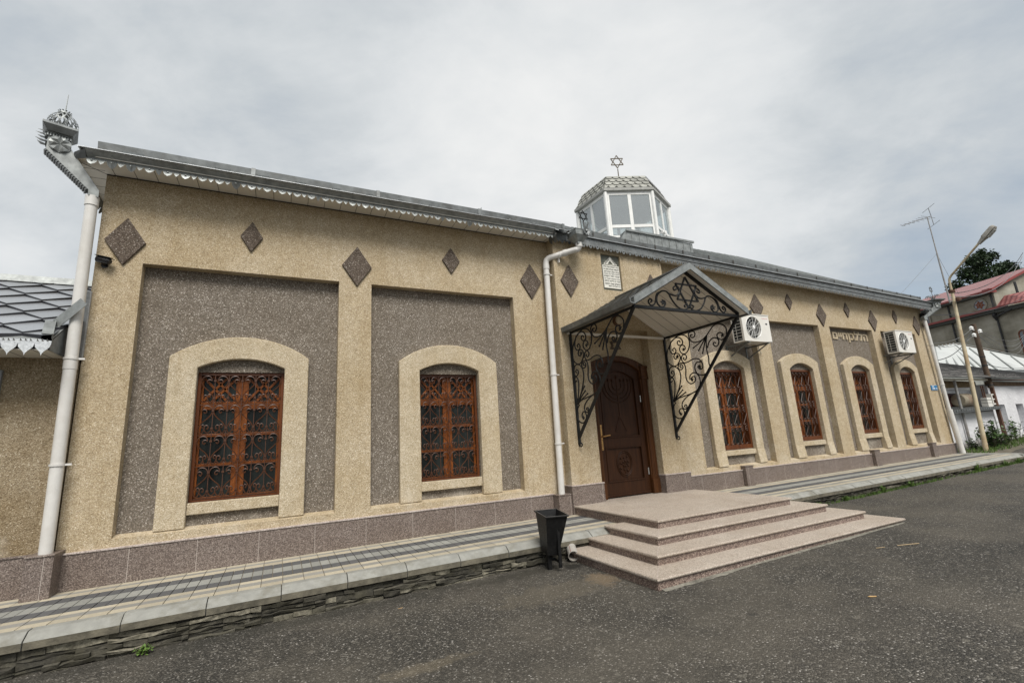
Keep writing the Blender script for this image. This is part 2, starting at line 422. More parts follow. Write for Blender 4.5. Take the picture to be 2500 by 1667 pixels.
def church_wall():
    m, nt, bs = mat('blotchy grey render'); N = NT(nt); p = N.pos()
    n1 = N.noise(N.mapping(p, (1, 1, 1.6)), .42, 6, .6)
    col = N.ramp(n1.outputs[0], [(.3, (.17, .155, .12)), (.5, (.27, .25, .20)), (.72, (.37, .35, .295))])
    st = N.noise(N.mapping(p, (2, 2, .2)), 1, 5)
    col = N.mix(N.math('MULTIPLY', N.ramp(st.outputs[0], [(.5, (0, 0, 0)), (.7, (1, 1, 1))]), .4), col, (.7, .67, .6), 'MULTIPLY')
    N.L(col, bs.inputs['Base Color']); bs.inputs['Roughness'].default_value = .95
    return m
M['church'] = church_wall()
M['red_trim'] = plain('red painted metal', (.21, .035, .03), .45, .1, .15, 3)
M['dark_soffit'] = plain('dark soffit', (.04, .042, .036), .8)
def red_roof():
    m, nt, bs = mat('red metal tile roof'); N = NT(nt)
    uv = N.n('ShaderNodeAttribute', attribute_name='roofco').outputs['Vector']
    sx = N.n('ShaderNodeSeparateXYZ'); N.L(uv, sx.inputs[0])
    a = N.math('FRACT', N.math('MULTIPLY', sx.outputs[0], 2.0)); b = N.math('FRACT', N.math('MULTIPLY', sx.outputs[1], 1.6))
    g = N.math('ABSOLUTE', N.math('SUBTRACT', a, .5))
    col = N.ramp(g, [(0, (.33, .13, .115)), (.3, (.25, .088, .08)), (.5, (.12, .038, .036))])
    col = N.mix(N.math('MULTIPLY', N.math('LESS_THAN', b, .16), .45), col, (.13, .035, .04))
    N.L(col, bs.inputs['Base Color']); bs.inputs['Roughness'].default_value = .35
    N.bump(N.math('ADD', N.math('MULTIPLY', g, -1), N.math('MULTIPLY', b, .5)), .6, .08, bs)
    return m
M['red_roof'] = red_roof()
def lime_wall():
    m, nt, bs = mat('whitewashed wall'); N = NT(nt); p = N.pos()
    n1 = N.noise(p, .8, 6, .6)
    col = N.ramp(n1.outputs[0], [(.3, (.50, .50, .515)), (.6, (.62, .62, .635)), (.8, (.70, .70, .71))])
    sz = N.n('ShaderNodeSeparateXYZ'); N.L(p, sz.inputs[0])
    h = N.math('ADD', sz.outputs[2], N.math('MULTIPLY', N.noise(p, 2.5, 5).outputs[0], .7))
    col = N.mix(N.ramp(h, [(.9, (.8, .8, .8)), (1.25, (0, 0, 0))]), col, (.34, .32, .29))     # splashed dirt along the foot
    pit = N.noise(N.mapping(p, (1, 1, 2.2)), 9, 4, .6)
    col = N.mix(N.ramp(pit.outputs[0], [(.66, (0, 0, 0)), (.72, (.5, .5, .5))]), col, (.30, .30, .31))
    N.L(col, bs.inputs['Base Color']); bs.inputs['Roughness'].default_value = .95
    N.bump(N.noise(p, 7, 5).outputs[0], .7, .05, bs)
    return m
M['lime'] = lime_wall()
M['blue_frame'] = plain('blue painted frame', (.03, .12, .36), .5)
M['white_roof'] = plain('white sheet roof', (.46, .475, .46), .55, .0, .07, .6, dirt=(.36, .37, .36), dirt_amt=.4, dscale=.5)
M['seam'] = plain('grey roof seam', (.2, .21, .2), .6)
M['old_wood'] = plain('old brown boards', (.12, .075, .04), .9, 0, .4, 3, .4, 20)
M['ochre'] = plain('ochre render', (.19, .14, .075), .95, 0, .35, 3, .4, 12)
M['dark_void'] = plain('dark opening', (.008, .005, .005), .9)
M['door_red'] = plain('dark red boards', (.055, .014, .012), .7)
M['brick'] = plain('red brick', (.22, .085, .05), .9, 0, .3, 9)
M['dirt'] = plain('earth', (.10, .085, .06), .95, 0, .4, 3, .6, 10, dirt=(.05, .07, .022), dirt_amt=.7, dscale=1.2)
M['grey_wall'] = plain('grey green wall', (.34, .355, .33), .9, 0, .1, 2)
M['annex_frame'] = plain('grey plastic frame', (.17, .18, .185), .45)

# ------------------------------------------------------------------ setting
ROADZ = lambda x: .013 * x - .003
PAVEZ = lambda x: .349 + .006 * x
mb = MB()
xs = [-150, -40, -12, -6, -3, 0, 3, 6, 9, 12, 16, 20, 24, 30, 60, 160]
ys = [-120, -40, -20, -12, -8, -6, -5, -4, -3, -2.2, -1.5, 2, 30, 160]
for i in range(len(xs) - 1):
    for j in range(len(ys) - 1):
        p = [(xs[i], ys[j]), (xs[i + 1], ys[j]), (xs[i + 1], ys[j + 1]), (xs[i], ys[j + 1])]
        mb.quad(*[(x, y, ROADZ(x)) for x, y in p])
tag(mb.build('road', M['asphalt']), kind='structure')
# bare earth verge beyond the end of the pavement
mb = MB()
px = [20.6, 21.5, 23, 25, 27, 29, 31, 34, 38]
for a, b in zip(px, px[1:]):
    fy = lambda x: -.75 + .10 * (x - 20.6) + .12 * math.sin(x * 2.1)
    z = lambda x, k: ROADZ(x) + .006 + k * .06
    mb.quad((a, fy(a), z(a, 0)), (b, fy(b), z(b, 0)), (b, fy(b) + .35, z(b, 1)), (a, fy(a) + .35, z(a, 1)))
    mb.quad((a, fy(a) + .35, z(a, 1)), (b, fy(b) + .35, z(b, 1)), (b, 2.6, z(b, 1.5)), (a, 2.6, z(a, 1.5)))
tag(mb.build('ground', M['dirt']), kind='structure')

# pavement: a sand bed and the individual pavers
P0, P1 = -12.0, 20.75
mb = MB()
mb.hexa([(P0, -1.55, 0), (P1, -1.55, 0), (P1, .15, 0), (P0, .15, 0), (P0, -1.55, PAVEZ(P0) - .012), (P1, -1.55, PAVEZ(P1) - .012), (P1, .15, PAVEZ(P1) - .012), (P0, .15, PAVEZ(P0) - .012)])
pv = mb.build('pavement', M['sand_bed']); tag(pv, kind='structure')
cream = (.45, .40, .30); greyb = (.27, .26, .235); dark = (.098, .098, .10); light = (.285, .285, .26)
bands = [(-.045, -.165, cream, .228), (-.165, -.255, greyb, .228), (-.255, -.41, cream, .228), (-.41, -.65, dark, .114), (-.65, -.92, light, .114), (-.92, -1.15, dark, .114), (-1.15, -1.265, cream, .228), (-1.265, -1.40, greyb, .228), (-1.40, -1.535, cream, .228)]
mb = MB(); mb.c = []
rnd = random.Random(3)
for y1, y0, colr, ln in bands:
    n = int((P1 - P0) / ln)
    for i in range(n):
        x0 = P0 + i * ln; x1 = x0 + ln
        g = .0045 if ln < .2 else .0038
        k = rnd.uniform(.84, 1.08); dz = rnd.uniform(-.0015, .0015)
        gy0 = .003 if (colr is dark or colr is light) else .0008
        z0 = PAVEZ(x0) + dz; z1 = PAVEZ(x1) + dz
        b = len(mb.f)
        mb.hexa([(x0 + g, y0 + gy0, z0 - .03), (x1 - g, y0 + gy0, z1 - .03), (x1 - g, y1 - gy0, z1 - .03), (x0 + g, y1 - gy0, z0 - .03), (x0 + g, y0 + gy0, z0), (x1 - g, y0 + gy0, z1), (x1 - g, y1 - gy0, z1), (x0 + g, y1 - gy0, z0)])
        mb.c += [tuple(c * k for c in colr)] * (len(mb.f) - b)
o = mb.build('paving', M['paver']); o.parent = pv
# kerb blocks with a chamfered nose; the row breaks at the entrance steps
mb = MB()
prof = [(-1.538, .0), (-1.636, .0), (-1.652, -.004), (-1.735, -.060), (-1.744, -.072), (-1.744, -.140), (-1.538, -.140)]
x = -12.0
while x < 20.7:
    x1 = x + .71
    if not (x > 4.55 and x1 < 8.75):
        a, b = x + .004, min(x1 - .004, 20.78)
        j = rnd.uniform(-.004, .004); jy = rnd.uniform(-.006, .006)
        n = len(prof)
        vs = [(a, y + jy, PAVEZ(a) + z + j + .002) for y, z in prof] + [(b, y + jy, PAVEZ(b) + z + j + .002) for y, z in prof]
        mb.add(vs, [tuple(range(n)), tuple(reversed(range(n, 2 * n)))] + [(i, (i + 1) % n, (i + 1) % n + n, i + n) for i in range(n)])
        mb.m[-n + 4] = 1
    x = x1
# kerb return at the far end
vs = []
for t in range(7):
    a = PI / 2 * t / 6
    cx, cy = 20.55, -1.35
    vs.append((cx + .39 * math.sin(a) + .0, cy - .39 * math.cos(a)))
mb.prism([(20.5, .1), (20.5, -1.745)] + vs[1:] + [(20.94, .1)], lambda u, w, d: (u, w, PAVEZ(u) + d), .003, -.2)
kb = mb.build('kerb', [M['concrete'], M['kerb_dirt']], bevel=.004); tag(kb, kind='structure')
# split-stone facing below the kerb: a moulded panel of ledge stones
def facing(xa, xb, label):
    mb = MB(); mb.c = []
    def block(a, b, z0, z1, dep, colr):
        n = max(1, int((b - a) / .08)); k0 = len(mb.f)
        top = []; bot = []
        for i in range(n + 1):
            x = a + (b - a) * i / n
            top.append((x, -1.668 - dep + rnd.uniform(-.008, .008), z1 + rnd.uniform(-.016, .012)))
            bot.append((x, -1.668 - dep * .8 + rnd.uniform(-.01, .01), z0 + rnd.uniform(-.010, .014)))
        for i in range(n):
            t0, t1, b0, b1 = top[i], top[i + 1], bot[i], bot[i + 1]
            mb.add([b0, b1, t1, t0, (b0[0], -1.60, b0[2]), (b1[0], -1.60, b1[2]), (t1[0], -1.60, t1[2]), (t0[0], -1.60, t0[2])],
                   [(0, 1, 2, 3), (3, 2, 6, 7), (0, 4, 5, 1)] + ([(0, 3, 7, 4)] if i == 0 else []) + ([(1, 5, 6, 2)] if i == n - 1 else []))
        mb.c += [colr] * (len(mb.f) - k0)
    x = xa
    while x < xb:
        w = min(.66, xb - x)
        zb = ROADZ(x) - .03; zt = PAVEZ(x) - .150
        H = zt - zb
        rows = 5 if H > .2 else 4
        z = zb
        hs = [rnd.uniform(.55, 1.5) for _ in range(rows)]; s = sum(hs)
        for r in range(rows):
            h = H * hs[r] / s
            u = x
            while u < x + w - .001:
                ww = rnd.choice([.12, .2, .3, .42, .55]); ww = min(ww, x + w - u)
                if x + w - u - ww < .06: ww = x + w - u
                v = rnd.uniform(.35, .85) if rnd.random() > .26 else rnd.uniform(1.5, 2.5)
                c = (.128 * v, .117 * v, .088 * v)
                block(u + .002, u + ww - .002, z + rnd.uniform(.001, .006), z + h - rnd.uniform(.001, .006), rnd.choice([.012, .022, .036, .05, .065, .082]), c)
                u += ww
            z += h
        x += w
    n0 = len(mb.f)
    mb.hexa([(xa, -1.672, ROADZ(xa) - .1), (xb, -1.672, ROADZ(xb) - .1), (xb, -1.56, ROADZ(xb) - .1), (xa, -1.56, ROADZ(xa) - .1), (xa, -1.672, PAVEZ(xa) - .142), (xb, -1.672, PAVEZ(xb) - .13), (xb, -1.56, PAVEZ(xb) - .13), (xa, -1.56, PAVEZ(xa) - .13)])
    mb.c += [(.035, .032, .025)] * (len(mb.f) - n0)
    return tag(mb.build('stone_wall', M['ledge']), label, 'stone wall', 'split stone facings under the kerb')
facing(-12, 4.6, 'dirty split-stone facing under the kerb, left of the entrance steps')
facing(8.7, 20.9, 'split-stone facing with grass at its foot, under the kerb right of the steps')

# ------------------------------------------------------------------ the prayer house
B = thing('prayer_house', 'long single-storey prayer house of beige and grey pebbledash with arched windows, star-topped glass turret', 'building', (9.2, 4, .35))
XL, XR = -2.45, 20.95
PT, PB = 4.655, .877            # top and foot of the sunk panels
PD = .16                        # depth of the panels
PAN = [(-1.915, .786), (1.323, 4.117), (8.90, 11.43), (12.0, 14.39), (14.95, 17.31), (17.82, 20.07)]
BX0, BX1, BY = 5.016, 8.066, -.23
# --- facade sheet with its panel openings
mb = MB()
xs = sorted({XL, XR, 5.72, 7.363} | {v for p in PAN for v in p})
for a, b in zip(xs, xs[1:]):
    hole = any(abs(a - p[0]) < 1e-6 for p in PAN)
    for z0, z1 in ((.28, PB), (PB, PT), (PT, 5.97)):
        if hole and z0 == PB: continue
        if a == 5.72 and z0 < PT - .1: continue
        mb.quad((a, 0, z0), (b, 0, z0), (b, 0, z1), (a, 0, z1))
for a, b in PAN:
    mb.quad((a, 0, PT), (b, 0, PT), (b, PD, PT), (a, PD, PT))
    mb.quad((a, 0, PB), (b, 0, PB), (b, PD, PB + .035), (a, PD, PB + .035))
    mb.quad((a, 0, PB), (a, 0, PT), (a, PD, PT), (a, PD, PB))
    mb.quad((b, 0, PB), (b, 0, PT), (b, PD, PT), (b, PD, PB))
for x in (XL, XR): mb.quad((x, 0, .28), (x, 9, .28), (x, 9, 5.97), (x, 0, 5.97))
mb.quad((XL, 9, .28), (XR, 9, .28), (XR, 9, 5.97), (XL, 9, 5.97))
fac = mb.build('facade_wall', M['beige'], B)
# --- windows: (frame x0,x1,z0,z1, surround outer x0,x1, inner x0,x1, zs,za outer, zs,za inner)
WIN = [dict(f=(-1.148, .006, 1.222, 3.085), o=(-1.50, .351), i=(-1.148, .006), zo=(3.30, 3.62), zi=(3.135, 3.275), fy=.20, sl=(1.065, 1.222)),
       dict(f=(2.179, 3.312, 1.205, 3.085), o=(1.812, 3.69), i=(2.179, 3.312), zo=(3.30, 3.62), zi=(3.135, 3.275), fy=.22, sl=(1.05, 1.205)),
       dict(f=(9.67, 10.82, 1.27, 3.275), o=(9.345, 11.09), i=(9.67, 10.82), zo=(3.52, 3.762), zi=(3.293, 3.483), fy=.165, sl=(1.13, 1.25)),
       dict(f=(12.73, 13.80, 1.33, 3.31), o=(12.37, 14.08), i=(12.73, 13.80), zo=(3.52, 3.765), zi=(3.31, 3.483), fy=.165, sl=(1.19, 1.31)),
       dict(f=(15.74, 16.76, 1.385, 3.30), o=(15.38, 17.04), i=(15.74, 16.76), zo=(3.50, 3.765), zi=(3.32, 3.49), fy=.165, sl=(1.24, 1.365)),
       dict(f=(18.56, 19.56, 1.40, 3.285), o=(18.25, 19.80), i=(18.56, 19.56), zo=(3.42, 3.725), zi=(3.28, 3.47), fy=.165, sl=(1.26, 1.385))]
def grille_scrolls(w, h):
    """four rows of heart scrolls between vertical bars, unit frame w x h"""
    mb = MB(); r = .0085
    nc, nr = 6, 4
    cw = w / nc; rh = h / nr
    for c in range(nc + 1):
        if 0 < c < nc: mb.bar((c * cw, 0, 0), (c * cw, 0, h), .010, .010)
    for k in range(nr + 1): mb.bar((0, .004, k * rh), (w, .004, k * rh), .010, .010)
    for k in range(nr):
        z0 = k * rh; flip = k % 2
        for c in range(nc):
            even = (c + flip) % 2 == 0
            s = 1 if even else -1
            x0 = c * cw if even else (c + 1) * cw      # bar at which the long end finishes
            X = lambda u: x0 + s * u * cw
            Z = lambda v: z0 + v * rh
            up = [(.36, .76), (.46, .715), (.56, .76), (.50, .83), (.34, .84), (.20, .76), (.22, .64), (.12, .80), (.22, .925), (.5, .975), (.80, .93), (.95, .80), (.86, .66), (.55, .53), (.26, .42), (.06, .26)]
            up = up[:5] + [(.24, .80), (.28, .90), (.5, .965), (.80, .925), (.95, .80), (.88, .67), (.60, .53), (.28, .41), (.07, .26)]
            lo = [(.62, .22), (.70, .20), (.74, .26), (.66, .32), (.52, .30), (.46, .20), (.58, .10), (.78, .08), (.94, .17), (.95, .24)]
            lo2 = [(.36, .23), (.28, .25), (.27, .32), (.38, .34), (.47, .27), (.42, .14), (.25, .05), (.10, .12), (.05, .25)]
            for cur in (up, lo, lo2):
                P = [(X(u), -.006, Z(v)) for u, v in cur]
                mb.tube(smooth_pts(P, 3), r, 5)
        for c in range(1, nc):
            for v in (.22, .80): mb.box(c * cw - .016, c * cw + .016, -.018, .012, z0 + v * rh - .014, z0 + v * rh + .014)
    return mb
def grille_diamond(w, h):
    """denser belly grille: rods, crossing diagonals and little curls"""
    mb = MB(); n = 6; cw = w / n; rows = 4; rh = h / rows
    bow = lambda z: -.04 * math.sin(PI * z / h)
    for c in range(n + 1):
        pts = [(c * cw, bow(h * t / 8), h * t / 8) for t in range(9)]
        mb.tube(pts, .007, 4)
    for k in range(rows):
        z0 = k * rh
        for c in range(n):
            a, b = c * cw, (c + 1) * cw
            if (c + k) % 2: a, b = b, a
            mb.tube([(a, bow(z0 + .1 * rh) - .012, z0 + .12 * rh), (b, bow(z0 + .8 * rh) - .012, z0 + .72 * rh)], .006, 4)
            m_ = (a + b) / 2
            for v, s in ((.86, 1), (.10, -1), (.97, -1)):
                R0 = cw * .33; zc = z0 + v * rh
                P = [(m_ + (R0 * (1 - t / 14)) * math.cos(PI * s * (.2 + t / 5)), bow(min(h, max(0, zc))) - .02, zc + R0 * .8 * (1 - t / 14) * math.sin(PI * (.2 + t / 5))) for t in range(11)]
                mb.tube(P, .0075, 4)
        for c in range(1, n):
            for v in (.14, .72):
                zc = z0 + v * rh
                mb.box(c * cw - .015, c * cw + .015, bow(zc) - .03, bow(zc) + .01, zc - .014, zc + .014)
    return mb
gr_mesh = {}
for k, w in enumerate(WIN):
    a, b = PAN[k]
    fx0, fx1, fz0, fz1 = w['f']
    # grey panel plane with the window hole
    mb = MB()
    cx = [a, fx0, fx1, b]; cz = [PB + .0, fz0, fz1, PT]
    for i in range(3):
        for j in range(3):
            if i == 1 and j == 1: continue
            mb.quad((cx[i], PD, cz[j]), (cx[i + 1], PD, cz[j]), (cx[i + 1], PD, cz[j + 1]), (cx[i], PD, cz[j + 1]))
    for p, q in (((fx0, fz0), (fx0, fz1)), ((fx1, fz0), (fx1, fz1)), ((fx0, fz1), (fx1, fz1)), ((fx0, fz0), (fx1, fz0))):
        mb.quad((p[0], PD, p[1]), (q[0], PD, q[1]), (q[0], .5, q[1]), (p[0], .5, p[1]))
    mb.build('wall_panel', M['grey_render'], B)
    # raised arched surround
    ox0, ox1 = w['o']; ix0, ix1 = w['i']; zb = PB + .02
    A = [(ox0, zb)] + arc(ox0, ox1, *w['zo']) + [(ox1, zb)]
    I = [(ix0, zb)] + arc(ix0, ix1, *w['zi']) + [(ix1, zb)]
    mb = MB(); mb.strip(A, I, XZ, .045, PD + .002)
    if k > 1:       # right-hand surrounds flare at the foot
        for x0, x1 in ((ox0, ix0), (ix1, ox1)):
            mb.hexa([(x0 - .005, .002, zb), (x1 + .005, .002, zb), (x1 + .003, PD, zb), (x0 - .003, PD, zb), (x0 - .003, .042, zb + .34), (x1 + .003, .042, zb + .34), (x1 + .002, PD, zb + .34), (x0 - .002, PD, zb + .34)])
    mb.build('window_surround', M['beige_trim'], B, bevel=.014)
    mb = MB(); mb.box(ix0 + .002, ix1 - .002, .085, PD + .03, w['sl'][0], w['sl'][1])
    mb.build('window_sill', M['beige_trim'], B, bevel=.01)
    # window: outer iron frame is the part; sashes, panes and grille hang under it
    fy = w['fy']; W_ = fx1 - fx0; H_ = fz1 - fz0
    mb = MB(); t = .045 if k < 2 else .06
    fr = M['win_frame']
    for x0, x1, z0, z1 in ((fx0, fx0 + t, fz0, fz1), (fx1 - t, fx1, fz0, fz1), (fx0 + t, fx1 - t, fz0, fz0 + t * (1 if k < 2 else 1.7)), (fx0 + t, fx1 - t, fz1 - t, fz1)):
        mb.box(x0, x1, fy - .01, fy + .14 if k > 1 else fy + .03, z0, z1)
    wo = mb.build('window', fr, B, bevel=.004)
    # wooden casements
    wy = fy + (.07 if k < 2 else .17)
    mb = MB(); s = .075
    xm = (fx0 + fx1) / 2; ztr = fz0 + H_ * .735
    rails = [fz0, fz0 + H_ * .27, fz0 + H_ * .50, ztr, fz1]
    for x0, x1 in ((fx0, fx0 + .07), (xm - .085, xm + .085), (fx1 - .07, fx1)): mb.box(x0, x1, wy, wy + .06, fz0, fz1)
    mb.box(xm - .012, xm + .012, wy - .02, wy, fz0 + .02, fz1 - .02)
    for z in rails:
        hh = .055 if z in (fz0, fz1) else (.06 if z == ztr else .024)
        z0 = max(fz0, z - hh); z1 = min(fz1, z + hh)
        mb.box(fx0 + .071, xm - .086, wy + .006, wy + .054, z0, z1); mb.box(xm + .086, fx1 - .071, wy + .006, wy + .054, z0, z1)
    for x0, x1 in ((fx0 + .07, xm - .085), (xm + .085, fx1 - .07)):            # diamond glazing bars in the fanlight
        zc0, zc1 = ztr + .06, fz1 - .055; xc = (x0 + x1) / 2; zc = (zc0 + zc1) / 2
        for p, q in (((x0, zc1 - .02), (xc + .1, zc0)), ((x1, zc1 - .02), (xc - .1, zc0)), ((x0, zc0 + .02), (xc + .1, zc1)), ((x1, zc0 + .02), (xc - .1, zc1))):
            mb.bar((p[0], wy + .03, p[1]), (q[0], wy + .03, q[1]), .035, .034, (0, 1, 0))
    mb.build('sash', M['win_wood'], wo, bevel=.004)
    mb = MB(); mb.box(fx0 + .01, fx1 - .01, wy + .035, wy + .04, fz0 + .01, fz1 - .01)
    mb.build('glass', M['glass'], wo)
    # iron grille
    key = 0 if k < 2 else 1
    if key not in gr_mesh:
        g = (grille_scrolls(1.07, 1.79) if key == 0 else grille_diamond(.95, 1.83)).build('grille', M['grille'], wo, smooth=True)
        gr_mesh[key] = (g, 1.07 if key == 0 else .95, 1.79 if key == 0 else 1.83)
    else:
        g = gr_mesh[key][0].copy(); COL.objects.link(g); g.parent = wo
    _, gw, gh = gr_mesh[key]
    g.location = (fx0 + t * .9, fy + (-.014 if key == 0 else .035), fz0 + t * .9)
    g.scale = ((W_ - 1.8 * t) / gw, 1, (H_ - 1.8 * t) / gh)
# --- lettering on the fifth panel
gl = text_polys('\u05DD\u05D9\u05D9\u05D7\u05DF\u05D1\u05DC\u05DC\u05D4', 1, lambda u, v, d: (16.27 + u, PD + d * 6, 4.41 + v), None, 'lettering', None, depth=.002, extr=.003, width=1.95, height=.37, bold=.03)
gl.build('wall_lettering', M['beige_trim'], B)
# --- projecting door bay with its niche
NX0, NX1, NZ0, NZ1 = 5.72, 7.363, .50, 4.06
mb = MB()
cx = [BX0, NX0, NX1, BX1]; cz = [.28, NZ0, NZ1, 6.1]
PLX0, PLX1, PLZ0, PLZ1 = 6.27, 6.815, 4.95, 5.80             # recess of the plaque
for i in range(3):
    for j in range(3):
        if i == 1 and j == 1: continue
        if i == 1 and j == 2:
            gx = [NX0, PLX0, PLX1, NX1]; gz = [NZ1, PLZ0, PLZ1, 6.1]
            for ii in range(3):
                for jj in range(3):
                    if ii == 1 and jj == 1: continue
                    mb.quad((gx[ii], BY, gz[jj]), (gx[ii + 1], BY, gz[jj]), (gx[ii + 1], BY, gz[jj + 1]), (gx[ii], BY, gz[jj + 1]))
            continue
        mb.quad((cx[i], BY, cz[j]), (cx[i + 1], BY, cz[j]), (cx[i + 1], BY, cz[j + 1]), (cx[i], BY, cz[j + 1]))
for x in (BX0, BX1): mb.quad((x, BY, .28), (x, .01, .28), (x, .01, 6.1), (x, BY, 6.1))
for x in (NX0, NX1): mb.quad((x, BY, NZ0), (x, .12, NZ0), (x, .12, NZ1), (x, BY, NZ1))
mb.quad((NX0, BY, NZ1), (NX1, BY, NZ1), (NX1, .12, NZ1), (NX0, .12, NZ1))
for x in (PLX0, PLX1): mb.quad((x, BY, PLZ0), (x, BY + .08, PLZ0), (x, BY + .08, PLZ1), (x, BY, PLZ1))
for z in (PLZ0, PLZ1): mb.quad((PLX0, BY, z), (PLX1, BY, z), (PLX1, BY + .08, z), (PLX0, BY + .08, z))
mb.quad((PLX0, BY + .08, PLZ0), (PLX1, BY + .08, PLZ0), (PLX1, BY + .08, PLZ1), (PLX0, BY + .08, PLZ1))
mb.build('door_bay', M['beige'], B)
mb = MB(); mb.box(NX0 + .002, NX1 - .002, BY - .03, .12, .3, .536); mb.build('threshold', M['tread'], B)
AO = arc(NX0, NX1, 3.26, 3.50, 20)
mb = MB(); mb.strip([(u, NZ1 + .001) for u, v in AO], AO, XZ, .0, .1); mb.build('tympanum', M['beige'], B)
# --- door
AI = arc(5.93, 7.16, 3.17, 3.385, 20)
mb = MB()
mb.strip([(NX0 + .003, .54)] + [(min(max(u, NX0 + .003), NX1 - .003), v) for u, v in AO] + [(NX1 - .003, .54)], [(5.93, .54)] + AI + [(7.16, .54)], XZ, -.06, .09)
for x0, x1 in ((NX0 + .002, 5.93), (7.16, NX1 - .002)):
    xm = (x0 + x1) / 2
    mb.box(x0, x1, -.10, -.055, .545, .83)                       # base block
    mb.box(x0 + .01, x1 - .01, -.093, -.055, .83, .86)
    mb.box(x0 + .025, x1 - .025, -.085, -.055, .86, 2.98)        # fluted shaft
    for d in (-.05, 0, .05): mb.box(xm + d - .011, xm + d + .011, -.094, -.08, .92, 2.94)
    mb.box(x0, x1, -.11, -.055, 2.98, 3.03); mb.box(x0 + .012, x1 - .012, -.10, -.055, 3.03, 3.24)
    mb.box(x0, x1, -.115, -.055, 3.24, 3.275)
door = mb.build('door', M['door_frame'], B, bevel=.006)
LA = arc(5.935, 7.155, 3.165, 3.38, 20)
UP = arc(6.06, 7.03, 3.0, 3.19, 16)
mb = MB()
def leaf_band(A, Bp, y0, y1): mb.strip(A, Bp, XZ, y0, y1)
leaf_band([(5.935, .555)] + LA + [(7.155, .555)], [(6.06, .555)] + [(6.06 + .97 * i / 20, 3.0 + .19 * (1 - ((i - 10) / 10) ** 2)) for i in range(21)] + [(7.03, .555)], .0, .06)
mb.box(6.06, 7.03, .0, .06, .555, .84); mb.box(6.06, 7.03, .0, .06, 1.55, 1.74)
mb.box(6.05, 7.04, .03, .07, .80, 3.2)
# raised mouldings
for z0, z1 in ((.84, 1.55),):
    for x0, x1, za, zb2 in ((6.06, 7.03, z0, z0 + .025), (6.06, 7.03, z1 - .025, z1), (6.06, 6.085, z0 + .025, z1 - .025), (7.005, 7.03, z0 + .025, z1 - .025)):
        mb.box(x0, x1, -.014, .035, za, zb2)
for x0, x1, za, zb2 in ((6.06, 7.03, 1.74, 1.765), (6.06, 6.085, 1.765, 3.0), (7.005, 7.03, 1.765, 3.0)): mb.box(x0, x1, -.014, .035, za, zb2)
pA = [(6.06 + .97 * i / 16, 3.0 + .19 * (1 - ((i - 8) / 8) ** 2)) for i in range(17)]
mb.strip(pA, [(u, v - .028) for u, v in pA], XZ, -.014, .035)
mb.box(5.94, 7.15, -.02, .0, .56, .60)
mb.build('door_leaf', M['door_wood'], door, bevel=.004)
# carved lamp-stand relief and flower medallion
mb = MB(); xm = 6.545
for k_, R0 in enumerate((.12, .22, .32, .40)):
    zt = 2.93
    P = [(xm + R0 * math.cos(PI + PI * t / 14), .022, 2.86 + min(R0, .40) * .95 * math.sin(PI + PI * t / 14)) for t in range(15)]
    mb.tube([(xm - R0, .028, zt)] + P + [(xm + R0, .028, zt)], .0085, 6)
    for s in (-1, 1): mb.lathe((xm + s * R0, .022, zt), [(.012, 0), (.024, .02), (.02, .05), (.004, .075)], 8)
mb.tube([(xm, .027, 3.0), (xm, .027, 2.12)], .010, 6)
mb.lathe((xm, .022, 3.0), [(.012, 0), (.026, .02), (.02, .05), (.004, .08)], 8)
tri = [(xm, 2.2), (xm - .15, 1.87), (xm + .15, 1.87)]
for i in range(3): p, q = tri[i], tri[(i + 1) % 3]; mb.bar((p[0], .027, p[1]), (q[0], .027, q[1]), .02, .014, (0, 1, 0))
mb.build('door_carving', M['door_wood'], door, smooth=True)
mb = MB(); zc = 1.2
for R0 in (.235, .205):
    mb.tube([(xm + R0 * .86 * math.cos(2 * PI * t / 32), .022, zc + R0 * 1.12 * math.sin(2 * PI * t / 32)) for t in range(32)], .011, 6, close=True)
for j in range(9):
    a = 2 * PI * j / 9 + .3; rr = .11 + .04 * (j % 2)
    mb.ball((xm + rr * .9 * math.cos(a), .026, zc + rr * 1.1 * math.sin(a)), .026, n=7)
for j in range(5):
    a = 2 * PI * j / 5; mb.ball((xm + .05 * math.cos(a), .026, zc + .05 * math.sin(a)), .024, n=7)
mb.tube(smooth_pts([(xm, .024, zc - .2), (xm - .03, .02, zc - .1), (xm, .02, zc)], 4), .010, 5)
mb.build('door_medallion', M['door_wood'], door, smooth=True)
mb = MB(); mb.box(5.965, 6.005, -.012, .0, 1.50, 2.02); mb.tube([(5.985, -.01, 1.78), (5.985, -.065, 1.78), (6.16, -.07, 1.80)], .014, 8)
mb.build('door_handle', M['brass'], door, smooth=True)
for z in (2.55, 1.0):
    mb = MB(); mb.tube([(7.135, -.012, z - .07), (7.135, -.012, z + .07)], .013, 8); mb.build('hinge', M['steel'], door, smooth=True)
# --- granite plinth with its lighter cap, pipe piers and bay plinth
mb = MB(); cap = MB()
def pl(x0, x1, y, z1):
    mb.hexa([(x0, y, PAVEZ(x0) - .05), (x1, y, PAVEZ(x1) - .05), (x1, .02, PAVEZ(x1) - .05), (x0, .02, PAVEZ(x0) - .05), (x0, y, z1), (x1, y, z1), (x1, .02, z1), (x0, .02, z1)])
    cap.box(x0 - .004, x1 + .004, y - .012, .02, z1 + .001, z1 + .022)
pl(XL + .06, 4.70, -.04, .755)
pl(8.07, 10.03, -.04, .775); pl(10.33, 15.68, -.04, .785); pl(15.98, 19.12, -.04, .795); pl(19.40, XR + .05, -.04, .80)
pl(BX0 - .03, NX0 + .02, BY - .04, .885); pl(NX1 - .015, BX1 + .03, BY - .04, .895)
mb.build('plinth', M['plinth'], B, bevel=.004); cap.build('plinth_cap', M['cap'], B, bevel=.003)
